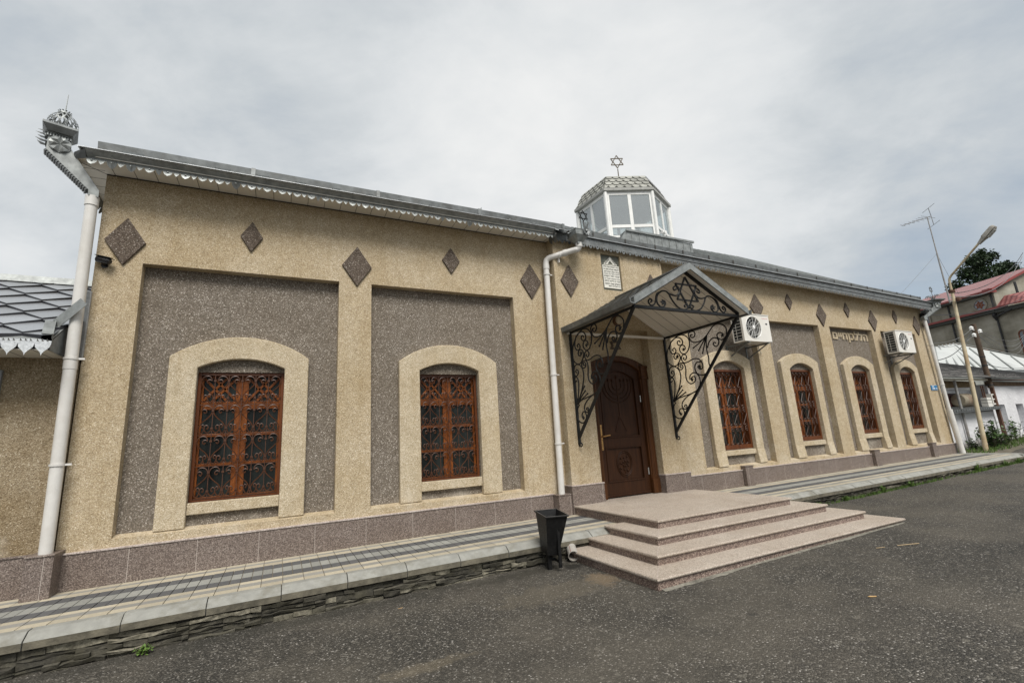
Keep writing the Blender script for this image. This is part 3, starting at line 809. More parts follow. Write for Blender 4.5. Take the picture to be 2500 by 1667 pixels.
for x0, x1, y, z1 in ((-2.62, -2.36, -.30, .80), (4.70, 4.985, -.235, .74), (10.04, 10.32, -.13, .86), (15.69, 15.97, -.13, .885), (19.13, 19.39, -.13, .90)):
    mb = MB(); mb.box(x0, x1, y, .01, PAVEZ(x0) - .05, z1); mb.box(x0 - .01, x1 + .01, y - .012, .012, z1 + .001, z1 + .022)
    mb.build('plinth_pier', M['plinth'], B, bevel=.004)
# --- diamonds
def diamond(cx, cz, w, h, y):
    mb = MB(); mb.prism([(cx - w, cz), (cx, cz + h), (cx + w, cz), (cx, cz - h)], XZ, y - .035, y + .01)
    mb.build('diamond_ornament', M['diamond'], B, bevel=.008)
for cx, cz, w, h, y in ((-2.14, 4.96, .24, .365, 0), (-.555, 5.265, .16, .26, 0), (1.075, 4.955, .25, .365, 0), (2.81, 5.275, .177, .265, 0), (4.55, 5.03, .247, .385, 0),
        (5.37, 5.05, .224, .36, BY), (7.67, 5.08, .224, .37, BY), (9.83, 5.24, .16, .26, 0), (8.5, 5.0, .24, .37, 0), (11.665, 5.02, .282, .376, 0), (13.14, 5.28, .167, .25, 0), (14.64, 4.985, .25, .36, 0),
        (16.07, 5.245, .152, .253, 0), (17.48, 4.98, .257, .365, 0), (18.95, 5.21, .139, .25, 0), (20.33, 4.97, .25, .36, 0)):
    diamond(cx, cz, w, h, y)
# --- eaves: left run overhangs more than the right
EL, ER = -.55, -.36
ZL = 6.05
ZRr = lambda x: 6.06 - .0185 * (x - 7.1)
RX0, RX1, SPLIT = -2.62, 21.05, 5.3
RIDY, RIDZ = 4.25, 8.92
mb = MB()
# roof skin
nseg = 24
def roofz(x): return ZL if x < SPLIT else ZRr(x)
def roofy(x): return EL if x < SPLIT else ER
hipL, hipR = 1.2, 17.6
xa = [RX0] + [RX0 + (SPLIT - RX0) * i / 8 for i in range(1, 9)]
xb = [SPLIT + (RX1 - SPLIT) * i / 14 for i in range(15)]
def ridge_x(x): return hipL + (hipR - hipL) * (x - RX0) / (RX1 - RX0)
for arr, left in ((xa, True), (xb, False)):
    for a, b in zip(arr, arr[1:]):
        ya = EL if left else ER
        za, zb_ = (ZL, ZL) if left else (ZRr(a), ZRr(b))
        mb.quad((a, ya, za), (b, ya, zb_), (ridge_x(b), RIDY, RIDZ), (ridge_x(a), RIDY, RIDZ))
mb.add([(RX0, EL, ZL), (hipL, RIDY, RIDZ), (RX0, 9.2, 6.05)], [(0, 1, 2)])
mb.add([(RX1, ER, ZRr(RX1)), (hipR, RIDY, RIDZ), (RX1, 9.2, 5.8)], [(0, 1, 2)])
mb.add([(RX0, 9.2, 6.05), (RX1, 9.2, 5.8), (hipR, RIDY, RIDZ), (hipL, RIDY, RIDZ)], [(0, 1, 2, 3)])
# standing seams
for i in range(1, 44):
    x = SPLIT + i * .55 - 8
    if x < RX0 + .3 or x > RX1 - .3: continue
    mb.bar((x, roofy(x) + .02, roofz(x) + .025), (ridge_x(x), RIDY, RIDZ + .01), .02, .03)
roof = mb.build('roof', M['galv'], B)
# drip edge: bright rounded lip, snow strip set back on the roof
mb = MB()
mb.tube([(RX0, EL, ZL), (SPLIT, EL, ZL)], .006, 6); mb.tube([(SPLIT - .1, ER, ZRr(SPLIT)), (RX1, ER, ZRr(RX1))], .012, 6)
mb.tube([(RX0, EL, ZL), (RX0, 9, ZL)], .012, 6)
mb.build('drip_edge', M['galv_new'], roof, smooth=True)
mb = MB()
x = -2.50
while x < RX1 - .25:
    L_ = 1.95 if x < SPLIT else .93
    b = min(x + L_, RX1 - .2, SPLIT if x < SPLIT else 99)
    y = roofy(x + .05) + .25
    zz_ = lambda q: roofz(q) + .25 * (RIDZ - 6.05) / (RIDY - EL)
    xx = (x, b - .02)
    mb.hexa([(xx[0], y - .002, zz_(xx[0] + .01) - .01), (xx[1], y - .002, zz_(xx[1] - .01) - .01), (xx[1], y + .004, zz_(xx[1] - .01) - .01), (xx[0], y + .004, zz_(xx[0] + .01) - .01), (xx[0], y - .02, zz_(xx[0] + .01) + .105), (xx[1], y - .02, zz_(xx[1] - .01) + .105), (xx[1], y - .014, zz_(xx[1] - .01) + .105), (xx[0], y - .014, zz_(xx[0] + .01) + .105)])
    mb.box(xx[1] - (.03 if x < SPLIT else .012), xx[1] + (.03 if x < SPLIT else .012), y - .03, y + .02, zz_(xx[1] - .02) - .01, zz_(xx[1] - .02) + .114, 0 if x < SPLIT else 1)
    x = b
mb.build('snow_strip', [M['galv_dark'], M['groove']], roof)
# fascia with a fringe of lobes; the lower lip is bent outwards
def fascia(pts, zt, zl, per, name, mt, out=.03, bent=True, lean=.0):
    """pts: function s -> (x,y) along the eave and outward normal; zt/zl: top and lobe-root heights"""
    (xA, yA), (xB, yB) = pts
    L_ = math.hypot(xB - xA, yB - yA); ux, uy = (xB - xA) / L_, (yB - yA) / L_; nx, ny = uy, -ux
    mb = MB(); n = max(1, int(L_ / per)); per = L_ / n
    def P(s, z, o): return (xA + ux * s + nx * o, yA + uy * s + ny * o, z)
    for i in range(n):
        s0 = i * per; s1 = s0 + per
        za, zb_ = zt(xA + ux * s0), zt(xA + ux * s1)
        la, lb = zl(xA + ux * s0), zl(xA + ux * s1); l = (la + lb) / 2
        mb.quad(P(s0, la + .035, -lean), P(s1, lb + .035, -lean), P(s1, zb_, .0), P(s0, za, .0))
        mb.quad(P(s0, la, -lean + out * .45), P(s1, lb, -lean + out * .45), P(s1, lb + .035, -lean), P(s0, la + .035, -lean))
        k = rnd.uniform(.6, 1.25) if bent else 1
        big = [(.02, 0), (.06, -.035), (.16, -.066), (.28, -.082), (.30, -.086), (.32, -.082), (.44, -.066), (.55, -.035), (.58, 0)]
        sml = [(.60, 0), (.68, -.04), (.79, -.072), (.90, -.04), (.98, 0)]
        for lob in (big, sml):
            j = out * rnd.uniform(.7, 1.3) * (1 if rnd.random() > .06 or not bent else -1.2)
            vs = [P(s0 + u * per, l + v, -lean + out * .45 + j * (-v / .08)) for u, v in lob]
            top = [P(s0 + u * per, l + .002, -lean + out * .45) for u, v in lob]
            m_ = len(lob)
            mb.add(vs + top, [(q, q + 1, m_ + q + 1, m_ + q) for q in range(m_ - 1)])
        c = P(s0 + .3 * per, l - .018, -lean + out * .45 + .014); mb.ball(c, .013, n=6)
        c = P(s0 + .3 * per, (l + za) / 2 + .02, -lean * .5 + .004); mb.ball(c, .010, n=6)
    return mb.build(name, mt, B)
fascia(((-2.56, EL + .02), (4.93, EL + .02)), lambda x: ZL, lambda x: 5.94, .212, 'fascia', M['galv'], out=.03, lean=.10)
mb = MB(); mb.quad((-2.56, EL + .02, ZL), (-2.56, EL + .12, 5.95), (-2.74, -.30, 5.98), (-2.72, -.36, ZL)); mb.build('fascia_return', M['galv_dark'], B)
fascia(((-2.74, 3.0), (-2.74, -.25)), lambda x: ZL, lambda x: 5.865, .212, 'fascia', M['galv_dark'])
fascia(((4.93, EL + .02), (4.93, -.25)), lambda x: ZL, lambda x: 5.865, .17, 'fascia', M['galv_dark'], bent=False)
fascia(((4.97, ER + .035), (8.1, ER + .035)), lambda x: ZRr(x), lambda x: 5.91 - .022 * (x - 6.2), .175, 'fascia', M['galv_dark'], out=.01, bent=False)
fascia(((8.1, ER + .04), (RX1, ER + .04)), lambda x: ZRr(x), lambda x: 5.865 - .0245 * (x - 8.1), .19, 'fascia', M['galv_dark'], out=.004, bent=False)
# soffit boards
mb = MB()
x = RX0 + .03
mb.box(XL, 5.0, EL + .10, -.002, 5.98, 5.995)
mb.hexa([(-2.74, -.30, 5.98), (XL, EL + .10, 5.98), (XL, 4, 5.98), (-2.74, 4, 5.98), (-2.74, -.30, 5.995), (XL, EL + .10, 5.995), (XL, 4, 5.995), (-2.74, 4, 5.995)])
sf = mb.build('soffit', M['soffit'], B)
mb = MB()
mb.hexa([(5.0, ER + .04, 5.97), (RX1, ER + .04, 5.62), (RX1, .0, 5.64), (5.0, .0, 5.99), (5.0, ER + .04, 5.99), (RX1, ER + .04, 5.64), (RX1, .0, 5.66), (5.0, .0, 6.01)])
mb.build('soffit', M['soffit'], B)
mb = MB()
for i in range(32):
    x = XL + .10 + i * .26
    if x < 4.95: mb.box(x - .003, x + .003, EL + .11, -.002, 5.9775, 5.98)
for i in range(12): mb.box(-2.74, XL, -.1 + i * .26, -.094 + i * .26, 5.9775, 5.98)
mb.bar((XL, 0, 5.979), (-2.73, -.28, 5.979), .008, .004)
mb.box(XL, 5.0, -.012, .0, 5.965, 5.978)
mb.build('board_joint', M['groove'], sf)
# --- glazed turret
HX = [(9.053, 4.397), (9.132, 2.794), (10.681, 2.147), (12.151, 2.857)]
cxh, cyh = (HX[0][0] + HX[3][0]) / 2, (HX[0][1] + HX[3][1]) / 2
HX += [(2 * cxh - HX[1][0], 2 * cyh - HX[1][1]), (2 * cxh - HX[2][0], 2 * cyh - HX[2][1])]
def ring(s, z): return [Vector((cxh + (x - cxh) * s, cyh + (y - cyh) * s, z)) for x, y in HX]
ZC = 9.58; ZB = 7.7
mb = MB()
for i in range(6):
    j = (i + 1) % 6
    a = ring(.94, 0)[i]; b = ring(.94, 0)[j]; d = (b - a)
    def seg(t0, t1, z0, z1, th=.07):
        p, q = a + d * t0, a + d * t1
        n_ = Vector((d.y, -d.x, 0)).normalized()
        mb.hexa([(p.x, p.y, z0), (q.x, q.y, z0), (q.x - n_.x * th, q.y - n_.y * th, z0), (p.x - n_.x * th, p.y - n_.y * th, z0), (p.x, p.y, z1), (q.x, q.y, z1), (q.x - n_.x * th, q.y - n_.y * th, z1), (p.x - n_.x * th, p.y - n_.y * th, z1)])
    seg(0, .075, ZB, ZC); seg(.925, 1, ZB, ZC); seg(.465, .535, ZB, ZC - .09, .06)
    seg(.076, .924, ZC - .1, ZC - .001, .065); seg(.076, .464, 8.32, 8.42, .055); seg(.536, .924, 8.32, 8.42, .055)
    seg(.076, .924, ZB, ZB + .35, .05)
    mb.tube([a + Vector((0, 0, ZB)), a + Vector((0, 0, ZC))], .06, 8)
tur = mb.build('turret', M['white_frame'], B)
for i in range(6):
    j = (i + 1) % 6; a = ring(.925, 0)[i]; b = ring(.925, 0)[j]
    for t0, t1 in ((.075, .465), (.535, .925)):
        mb = MB(); p = a + (b - a) * t0; q = a + (b - a) * t1
        mb.quad((p.x, p.y, ZB + .34), (q.x, q.y, ZB + .34), (q.x, q.y, ZC - .09), (p.x, p.y, ZC - .09))
        mb.build('pane', M['glass_clear'], tur)
mb = MB()
for s0, z0, s1, z1 in ((.93, ZC, 1.0, ZC + .03), (1.0, ZC + .03, 1.0, ZC + .12), (1.0, ZC + .12, .96, ZC + .13)):
    A_, B_ = ring(s0, z0), ring(s1, z1)
    for i in range(6): mb.quad(A_[i], A_[(i + 1) % 6], B_[(i + 1) % 6], B_[i])
mb.build('turret_cornice', plain('pale grey cornice', (.30, .30, .28), .7, 0, .15, 8), tur)
# shingled dome: hexagonal tiles laid on six sloping faces
mb = MB(); mb.c = []
ZT = 10.27; ST = .795
A_, B_, T_ = ring(.965, ZC + .12), ring(ST, ZT), ring(.02, ZT + .14)
for i in range(6):
    j = (i + 1) % 6
    mb.quad(A_[i], A_[j], B_[j], B_[i]); mb.c.append((.16, .165, .15))
    mb.quad(B_[i], B_[j], T_[j], T_[i]); mb.c.append((.36, .36, .33))
    nrm = (A_[j] - A_[i]).cross(B_[i] - A_[i]).normalized()
    if nrm.dot(Vector((cxh, cyh, ZC)) - A_[i]) > 0: nrm = -nrm
    rows, cols = 4, 6
    for r in range(rows):
        v0 = r / rows; v1 = (r + 1.25) / rows
        for c in range(cols + 1):
            off = .5 if r % 2 else 0
            u0 = (c + off - .5) / cols; u1 = u0 + 1 / cols
            def pt(u, v, lift):
                u = min(1.0, max(0.0, u)); vv = min(1.0, max(-.03, v))
                return (A_[i].lerp(A_[j], u)).lerp(B_[i].lerp(B_[j], u), vv) + nrm * lift
            w_ = (u1 - u0)
            if u1 <= 0.01 or u0 >= .99: continue
            k = rnd.uniform(.75, 1.15)
            mb.add([pt(u0 + w_ * .26, v0, .035), pt(u1 - w_ * .26, v0, .035), pt(u1 - w_ * .02, v0 + .13, .03), pt(u1 - w_ * .02, v1, .006), pt(u0 + w_ * .02, v1, .006), pt(u0 + w_ * .02, v0 + .13, .03)], [(0, 1, 2, 3, 4, 5)])
            mb.c.append((.34 * k, .34 * k, .305 * k))
mb.build('dome', M['dome_tile'], tur)
def star_bars(mb, c, R0, w, t, ux=(1, 0, 0), uz=(0, 0, 1), rot=0.0):
    c = Vector(c); ux = Vector(ux); uz = Vector(uz); nn = ux.cross(uz)
    for s in (0, 1):
        P = [c + (ux * math.sin(rot + s * PI + 2 * PI * k / 3) + uz * math.cos(rot + s * PI + 2 * PI * k / 3)) * R0 for k in range(3)]
        for k in range(3): mb.bar(P[k], P[(k + 1) % 3], w, t, nn)
mb = MB()
mb.tube([(10.57, 3.6, ZT), (10.57, 3.6, 11.2)], .018, 6); star_bars(mb, (10.57, 3.6, 11.49), .255, .032, .02, (.92, -.4, 0))
mb.build('turret_star', M['bronze'], tur)
mb = MB()
mb.hexa([(8.62, 1.75, 7.3), (11.62, 1.75, 7.3), (11.62, 2.1, 7.3), (8.98, 2.1, 7.3), (8.92, 1.75, 7.70), (11.62, 1.75, 7.64), (11.62, 2.1, 7.64), (8.98, 2.1, 7.70)])
mb.box(8.9, 11.66, 1.70, 1.76, 7.66, 7.72)
for i in range(9): mb.box(9.1 + i * .3, 9.115 + i * .3, 1.735, 1.75, 7.35, 7.64)
mb.build('roof_curb', M['galv'], roof)
mb = MB(); mb.tube([(10.72, 2.05, 8.0), (10.72, 1.93, 8.0)], .055, 8); mb.box(10.68, 10.76, 2.0, 2.15, 8.03, 8.08)
mb.build('vent_cap', M['white_frame'], tur)
mb = MB(); mb.add([(3.35, .1, 6.3), (3.62, .1, 6.3), (3.57, .12, 6.62), (3.47, .3, 6.35)], [(0, 1, 2), (0, 2, 3), (1, 2, 3)]); mb.build('roof_vane', M['galv'], roof)

# ------------------------------------------------------------------ entrance canopy on scrolled brackets
CL, CR, CY = 5.258, 7.836, -2.22
CXM = 6.56
cn = thing('entrance_canopy', 'gabled metal canopy on black scrolled iron brackets over the wooden door', 'canopy', (6.55, BY, 1.64))
EZ, AZ = 3.93, 4.70          # soffit height at the eaves and under the ridge
mb = MB()
y0, y1 = -2.36, BY - .001
for s in (-1, 1):
    xe = CXM + s * 1.40
    # deck
    mb.hexa([(CXM, y0, AZ + .02), (xe, y0, EZ + .02), (xe, y1, EZ + .02), (CXM, y1, AZ + .02), (CXM, y0, AZ + .06), (xe, y0, EZ + .06), (xe, y1, EZ + .06), (CXM, y1, AZ + .06)])
    # diamond-shingle courses as thin overlapping laps
    for k in range(9):
        t0, t1 = k / 9, (k + 1.12) / 9
        za, zb_ = AZ + (EZ - AZ) * t0 + .062, AZ + (EZ - AZ) * min(1.0, t1) + .062
        xa_, xb_ = CXM + s * 1.40 * t0, CXM + s * 1.40 * min(1.0, t1)
        for q in range(8):
            ya_, yb_ = y0 + .06 + q * .258, y0 + .06 + (q + 1) * .258
            ya_ += .129 * (k % 2); yb_ += .129 * (k % 2)
            if yb_ > y1 + .05: yb_ = y1
            if yb_ - ya_ < .05: continue
            ym_ = (ya_ + yb_) / 2
            mb.add([(xa_, ya_ + .06, za), (xa_, yb_ - .06, za), (xb_, yb_ - .02, zb_ + .018), (xb_ + s * .015, ym_, zb_ + .014), (xb_, ya_ + .02, zb_ + .018)], [(0, 1, 2, 3, 4)])
            mb.quad((xb_, ya_ + .02, zb_ + .018), (xb_ + s * .015, ym_, zb_ + .014), (xb_ + s * .015, ym_, zb_ + .0), (xb_, ya_ + .02, zb_ + .0))
            mb.quad((xb_ + s * .015, ym_, zb_ + .014), (xb_, yb_ - .02, zb_ + .018), (xb_, yb_ - .02, zb_), (xb_ + s * .015, ym_, zb_))
mb.tube([(CXM, y0, AZ + .085), (CXM, y1, AZ + .085)], .022, 6)
rf = mb.build('roof', M['galv_dark'], cn)
mb = MB()
for s in (-1, 1):      # front barge flashing and eaves gutters
    xe = CXM + s * 1.41
    mb.hexa([(CXM, y0 - .012, AZ - .03), (xe, y0 - .012, EZ - .03), (xe, y0 + .01, EZ - .03), (CXM, y0 + .01, AZ - .03), (CXM, y0 - .012, AZ + .10), (xe, y0 - .012, EZ + .095), (xe, y0 + .01, EZ + .095), (CXM, y0 + .01, AZ + .10)])
    mb.hexa([(CXM, y0 - .012, AZ + .095), (xe, y0 - .012, EZ + .09), (xe, y0 + .09, EZ + .09), (CXM, y0 + .09, AZ + .095), (CXM, y0 - .012, AZ + .10), (xe, y0 - .012, EZ + .096), (xe, y0 + .09, EZ + .096), (CXM, y0 + .09, AZ + .10)])
mb.build('flashing', M['galv'], cn)
for s in (-1, 1):
    mb = MB()
    xe = CXM + s * 1.40
    pr_ = [(xe - s * .01, EZ + .07), (xe - s * .01, EZ - .03), (xe + s * .09, EZ - .02), (xe + s * .11, EZ + .075), (xe + s * .098, EZ + .075), (xe + s * .08, EZ - .005), (xe + s * .005, EZ - .012), (xe + s * .005, EZ + .07)]
    mb.prism(pr_, XZ, y0 - .01, y1)
    mb.build('gutter', M['galv_dark'], cn)
mb = MB()
for s in (-1, 1):
    xe = CXM + s * 1.375
    mb.hexa([(CXM, y0 + .03, AZ - .0), (xe, y0 + .03, EZ), (xe, y1, EZ), (CXM, y1, AZ), (CXM, y0 + .03, AZ + .018), (xe, y0 + .03, EZ + .018), (xe, y1, EZ + .018), (CXM, y1, AZ + .018)])
sf2 = mb.build('soffit', M['soffit'], cn)
mb = MB()
for s in (-1, 1):
    xe = CXM + s * 1.37
    for k in range(1, 8):
        y = y0 + .04 + k * .26
        mb.hexa([(CXM, y, AZ - .003), (xe, y, EZ - .003), (xe, y + .006, EZ - .003), (CXM, y + .006, AZ - .003), (CXM, y, AZ), (xe, y, EZ), (xe, y + .006, EZ), (CXM, y + .006, AZ)])
mb.build('board_joint', M['groove'], sf2)
mb = MB()
mb.box(CXM - 1.37, CXM + 1.37, y1 - .035, y1, EZ - .055, EZ - .005)
for s in (-1, 1): mb.bar((CXM + s * 1.36, y1 - .02, EZ - .01), (CXM, y1 - .02, AZ - .012), .03, .03, (0, 1, 0))
mb.build('wall_trim', M['soffit'], cn)
SC = {"A":[[[-0.36,2.426],[-0.285,2.339],[-0.263,2.216],[-0.295,2.12],[-0.369,2.072],[-0.461,2.07],[-0.54,2.118],[-0.564,2.192],[-0.543,2.247],[-0.498,2.277],[-0.443,2.256],[-0.421,2.211],[-0.437,2.164],[-0.487,2.155]],[[-0.959,2.598],[-0.807,2.555],[-0.657,2.488],[-0.552,2.407],[-0.525,2.333],[-0.549,2.277],[-0.605,2.253],[-0.65,2.284],[-0.65,2.337],[-0.61,2.34],[-0.589,2.312],[-0.612,2.295]],[[-0.308,2.431],[-0.435,2.497],[-0.584,2.527],[-0.808,2.56],[-0.99,2.613]],[[-0.321,2.446],[-0.459,2.517],[-0.672,2.606]],[[-0.321,2.446],[-0.459,2.572],[-0.599,2.667]],[[-0.321,2.446],[-0.434,2.606],[-0.584,2.756]],[[-0.296,2.448],[-0.367,2.645],[-0.401,2.83],[-0.383,2.936],[-0.331,2.976],[-0.279,2.951],[-0.269,2.896],[-0.315,2.887],[-0.34,2.91]],[[-0.305,2.447],[-0.462,2.649],[-0.556,2.825],[-0.599,2.975],[-0.575,3.105],[-0.496,3.189],[-0.406,3.22],[-0.316,3.195],[-0.278,3.104],[-0.291,3.021],[-0.356,2.996],[-0.416,3.035],[-0.417,3.098],[-0.368,3.122],[-0.34,3.086],[-0.367,3.058]],[[-0.418,3.223],[-0.304,3.311],[-0.273,3.447],[-0.309,3.588],[-0.408,3.715],[-0.469,3.778],[-0.649,3.863],[-0.789,3.865],[-0.913,3.795],[-0.969,3.684],[-0.934,3.541],[-0.851,3.452],[-0.752,3.441],[-0.677,3.517],[-0.68,3.593],[-0.748,3.637],[-0.82,3.602],[-0.828,3.54],[-0.787,3.526]],[[-0.441,3.502],[-0.391,3.574],[-0.394,3.668],[-0.459,3.78],[-0.582,3.832],[-0.701,3.82],[-0.776,3.742],[-0.773,3.666],[-0.69,3.645],[-0.629,3.697],[-0.648,3.747],[-0.697,3.744],[-0.711,3.71]],[[-0.441,3.502],[-0.523,3.501],[-0.563,3.555],[-0.523,3.618],[-0.467,3.59],[-0.491,3.554]],[[-0.418,3.223],[-0.524,3.224],[-0.621,3.303],[-0.661,3.39],[-0.62,3.47],[-0.54,3.493],[-0.483,3.448],[-0.49,3.387],[-0.549,3.367]],[[-0.743,3.242],[-0.693,3.305],[-0.697,3.384],[-0.756,3.428],[-0.821,3.399],[-0.831,3.343],[-0.784,3.305],[-0.74,3.336],[-0.765,3.363]],[[-0.743,3.242],[-0.853,3.245],[-0.997,3.281],[-1.11,3.272],[-1.194,3.215],[-1.232,3.118],[-1.21,3.047],[-1.144,3.043],[-1.096,3.089],[-1.14,3.126]],[[-1.19,3.193],[-1.076,3.191],[-1.02,3.109],[-1.026,3.017],[-1.087,2.94],[-1.193,2.908],[-1.279,2.925]],[[-0.554,3.164],[-0.588,3.237],[-0.674,3.254],[-0.747,3.21],[-0.766,3.09],[-0.741,2.954],[-0.761,2.843],[-0.847,2.773],[-0.947,2.794],[-0.996,2.855],[-0.969,2.912],[-0.899,2.9],[-0.88,2.849],[-0.914,2.822]],[[-0.843,2.862],[-0.858,2.944],[-0.945,2.992],[-1.036,2.97],[-1.096,2.886],[-1.105,2.78],[-1.071,2.695],[-0.991,2.616]],[[-0.556,3.171],[-0.579,3.128],[-0.649,3.116],[-0.697,3.156],[-0.677,3.214],[-0.626,3.215],[-0.622,3.168],[-0.657,3.162]],[[-1.075,3.803],[-1.022,3.8],[-1.038,3.751],[-1.101,3.737],[-1.148,3.793],[-1.123,3.859],[-1.042,3.878],[-0.968,3.835],[-0.982,3.756],[-1.022,3.665],[-1.126,3.62],[-1.291,3.628],[-1.428,3.698],[-1.529,3.776],[-1.629,3.852],[-1.75,3.871],[-1.87,3.812],[-1.926,3.722],[-1.906,3.615]],[[-1.417,3.686],[-1.21,3.579],[-1.051,3.514]],[[-1.417,3.686],[-1.295,3.554],[-1.179,3.431]],[[-1.417,3.686],[-1.355,3.541],[-1.271,3.355]],[[-1.45,3.722],[-1.402,3.559],[-1.389,3.389],[-1.405,3.243],[-1.393,3.132],[-1.406,3.059]],[[-1.416,3.441],[-1.469,3.545],[-1.567,3.609],[-1.665,3.594],[-1.71,3.521],[-1.68,3.45],[-1.618,3.428],[-1.569,3.481],[-1.592,3.518],[-1.63,3.496]],[[-1.853,3.545],[-1.77,3.535],[-1.698,3.593],[-1.695,3.665],[-1.765,3.684],[-1.821,3.635],[-1.788,3.587]]],"fl":[[-0.457,2.162],[-0.583,3.413],[-0.778,3.535],[-1.152,3.087],[-0.9,2.854],[-1.819,3.622],[-0.568,3.415]],"balls":[[-0.672,2.606],[-0.599,2.667],[-0.584,2.756],[-1.051,3.514],[-1.179,3.431],[-1.271,3.355]],"T":[[[6.299,4.321],[6.294,4.295],[6.243,4.283],[6.234,4.328],[6.299,4.366],[6.36,4.333],[6.362,4.256],[6.301,4.192],[6.216,4.178],[6.137,4.197],[6.076,4.217]],[[6.104,4.194],[6.166,4.085],[6.262,3.979],[6.385,3.931],[6.489,3.945],[6.524,3.999],[6.497,4.035],[6.446,4.006],[6.469,3.975]],[[6.104,4.194],[6.047,4.24],[5.95,4.237],[5.844,4.171],[5.797,4.079],[5.813,3.981],[5.9,3.939],[5.979,3.982],[5.982,4.045],[5.929,4.066]],[[5.933,4.229],[5.812,4.168],[5.77,4.052],[5.726,3.975],[5.652,3.95],[5.605,3.99],[5.605,4.039],[5.656,4.067],[5.681,4.033],[5.646,4.005]],[[5.929,4.016]]]}
# side brackets: traced scrolls, forged from round bar, in the plane x = const
def leafy(mb, f, c, s):
    for k, (a, L_) in enumerate(((.3, 1.0), (1.7, .8), (2.9, .9), (4.3, .8), (5.4, .7))):
        p = [(c[0] + s * L_ * math.cos(a + .0), c[1] + s * L_ * math.sin(a)), (c[0] + s * .35 * math.cos(a + .6), c[1] + s * .35 * math.sin(a + .6)), (c[0] + s * .35 * math.cos(a - .6), c[1] + s * .35 * math.sin(a - .6))]
        mb.prism([c, p[1], p[0], p[2]], f, -.006, .006)
mb = MB(); mb2 = MB()
f = lambda u, w, d: (d, u, w)
mb.bar((0, -.25, 1.66), (0, -.25, 3.93), .045, .045, (1, 0, 0))
mb.bar((0, -.25, 1.78), (0, CY, 3.90), .045, .045, (1, 0, 0))
mb.bar((0, -.25, 3.90), (0, CY - .02, 3.90), .04, .04, (1, 0, 0))
for s in (-1, 1):
    mb.tube(smooth_pts([(0, -.25, 1.70), (0, -.25 + s * .015, 1.64), (0, -.25 + s * .05, 1.615), (0, -.25 + s * .085, 1.645), (0, -.25 + s * .07, 1.685), (0, -.25 + s * .045, 1.67)], 4), .013, 6)
for P in SC['A']:
    mb2.tube([(0, p.x, p.y) for p in smooth_pts(P, 4)], .0135, 6)
for c in SC['fl']: leafy(mb2, f, c, .06)
for c in SC['balls']: mb2.ball((0, c[0], c[1]), .018)
br = mb.build('bracket', M['iron'], cn, world=False); sc_ = mb2.build('scrollwork', M['iron'], br, smooth=True)
br.matrix_parent_inverse = Matrix.Translation(-Vector(cn.location)); br.location = (CR, 0, 0)
b2 = br.copy(); COL.objects.link(b2); b2.location = (CL, 0, 0)
s2 = sc_.copy(); COL.objects.link(s2); s2.parent = b2
# front gable grille
mb = MB(); mb2 = MB()
mb.bar((CL - .02, CY, 3.905), (CR + .02, CY, 3.905), .05, .05, (0, 1, 0))
for s in (-1, 1): mb.bar((CXM + s * 1.30, CY, 3.95), (CXM, CY, 4.665), .045, .045, (0, 1, 0))
f = lambda u, w, d: (u, CY + d, w)
star_bars(mb, (6.556, CY, 4.262), .30, .027, .026)
for P in SC['T'][:4]:
    for mir in (0, 1):
        Q = [((2 * CXM - p[0]) if mir else p[0], p[1]) for p in P]
        mb2.tube([(p.x, CY, p.y) for p in smooth_pts(Q, 4)], .0155, 6)
for mir in (0, 1):
    c = SC['T'][4][0]; leafy(mb2, f, ((2 * CXM - c[0]) if mir else c[0], c[1] + .01), .075)
gg = mb.build('gable_grille', M['iron'], cn); mb2.build('scrollwork', M['iron'], gg, smooth=True)

# ------------------------------------------------------------------ things on the bay wall
t = thing('bulkhead_lamp', 'round brown wall lamp with opal glass under the canopy gable', 'wall lamp', (6.53, BY, 4.24))
mb = MB(); mb.lathe((6.53, BY + .002, 4.24), [(.115, -.0), (.115, -.05), (.10, -.075)], 20, axis='y'); mb.build('lamp_body', M['brown_dark'], t, smooth=True)
mb = MB(); mb.lathe((6.53, BY, 4.24), [(.092, -.074), (.085, -.10), (.055, -.118), (.01, -.124)], 20, axis='y'); mb.build('lamp_shade', M['lamp_glass'], t, smooth=True)
mb = MB(); mb.strip(*[[(6.60 + r * math.sin(PI * k / 6) , 3.74 + r * math.cos(PI * k / 6)) for k, r in enumerate([R0 if k % 2 == 0 else R0 * .58 for k in range(12)])] for R0 in (.17, .10)], XZ, -.03, -.001, close=True)
tag(mb.build('star_emblem', M['diamond']), 'dark six-pointed stone star set in the wall above the door arch', 'wall emblem')
t = thing('inscription_plaque', 'white marble plaque with black Hebrew lines and a small chevron top, set in the wall', 'plaque', (6.54, BY + .08, 4.95))
mb = MB(); mb.box(PLX0 + .002, PLX1 - .002, BY + .05, BY + .079, PLZ0 + .002, PLZ1 - .002); mb.build('back_slab', M['plaque_back'], t)
mb = MB(); mb.box(6.325, 6.79, BY + .03, BY + .049, 5.01, 5.555); mb.build('slab', M['plaque_stone'], t, bevel=.004)
mb = MB(); mb.strip([(6.37, 5.585), (6.555, 5.765), (6.74, 5.585)], [(6.475, 5.585), (6.555, 5.672), (6.635, 5.585)], XZ, BY + .03, BY + .049); mb.box(6.37, 6.74, BY + .032, BY + .049, 5.572, 5.584); mb.build('chevron', M['plaque_stone'], t)
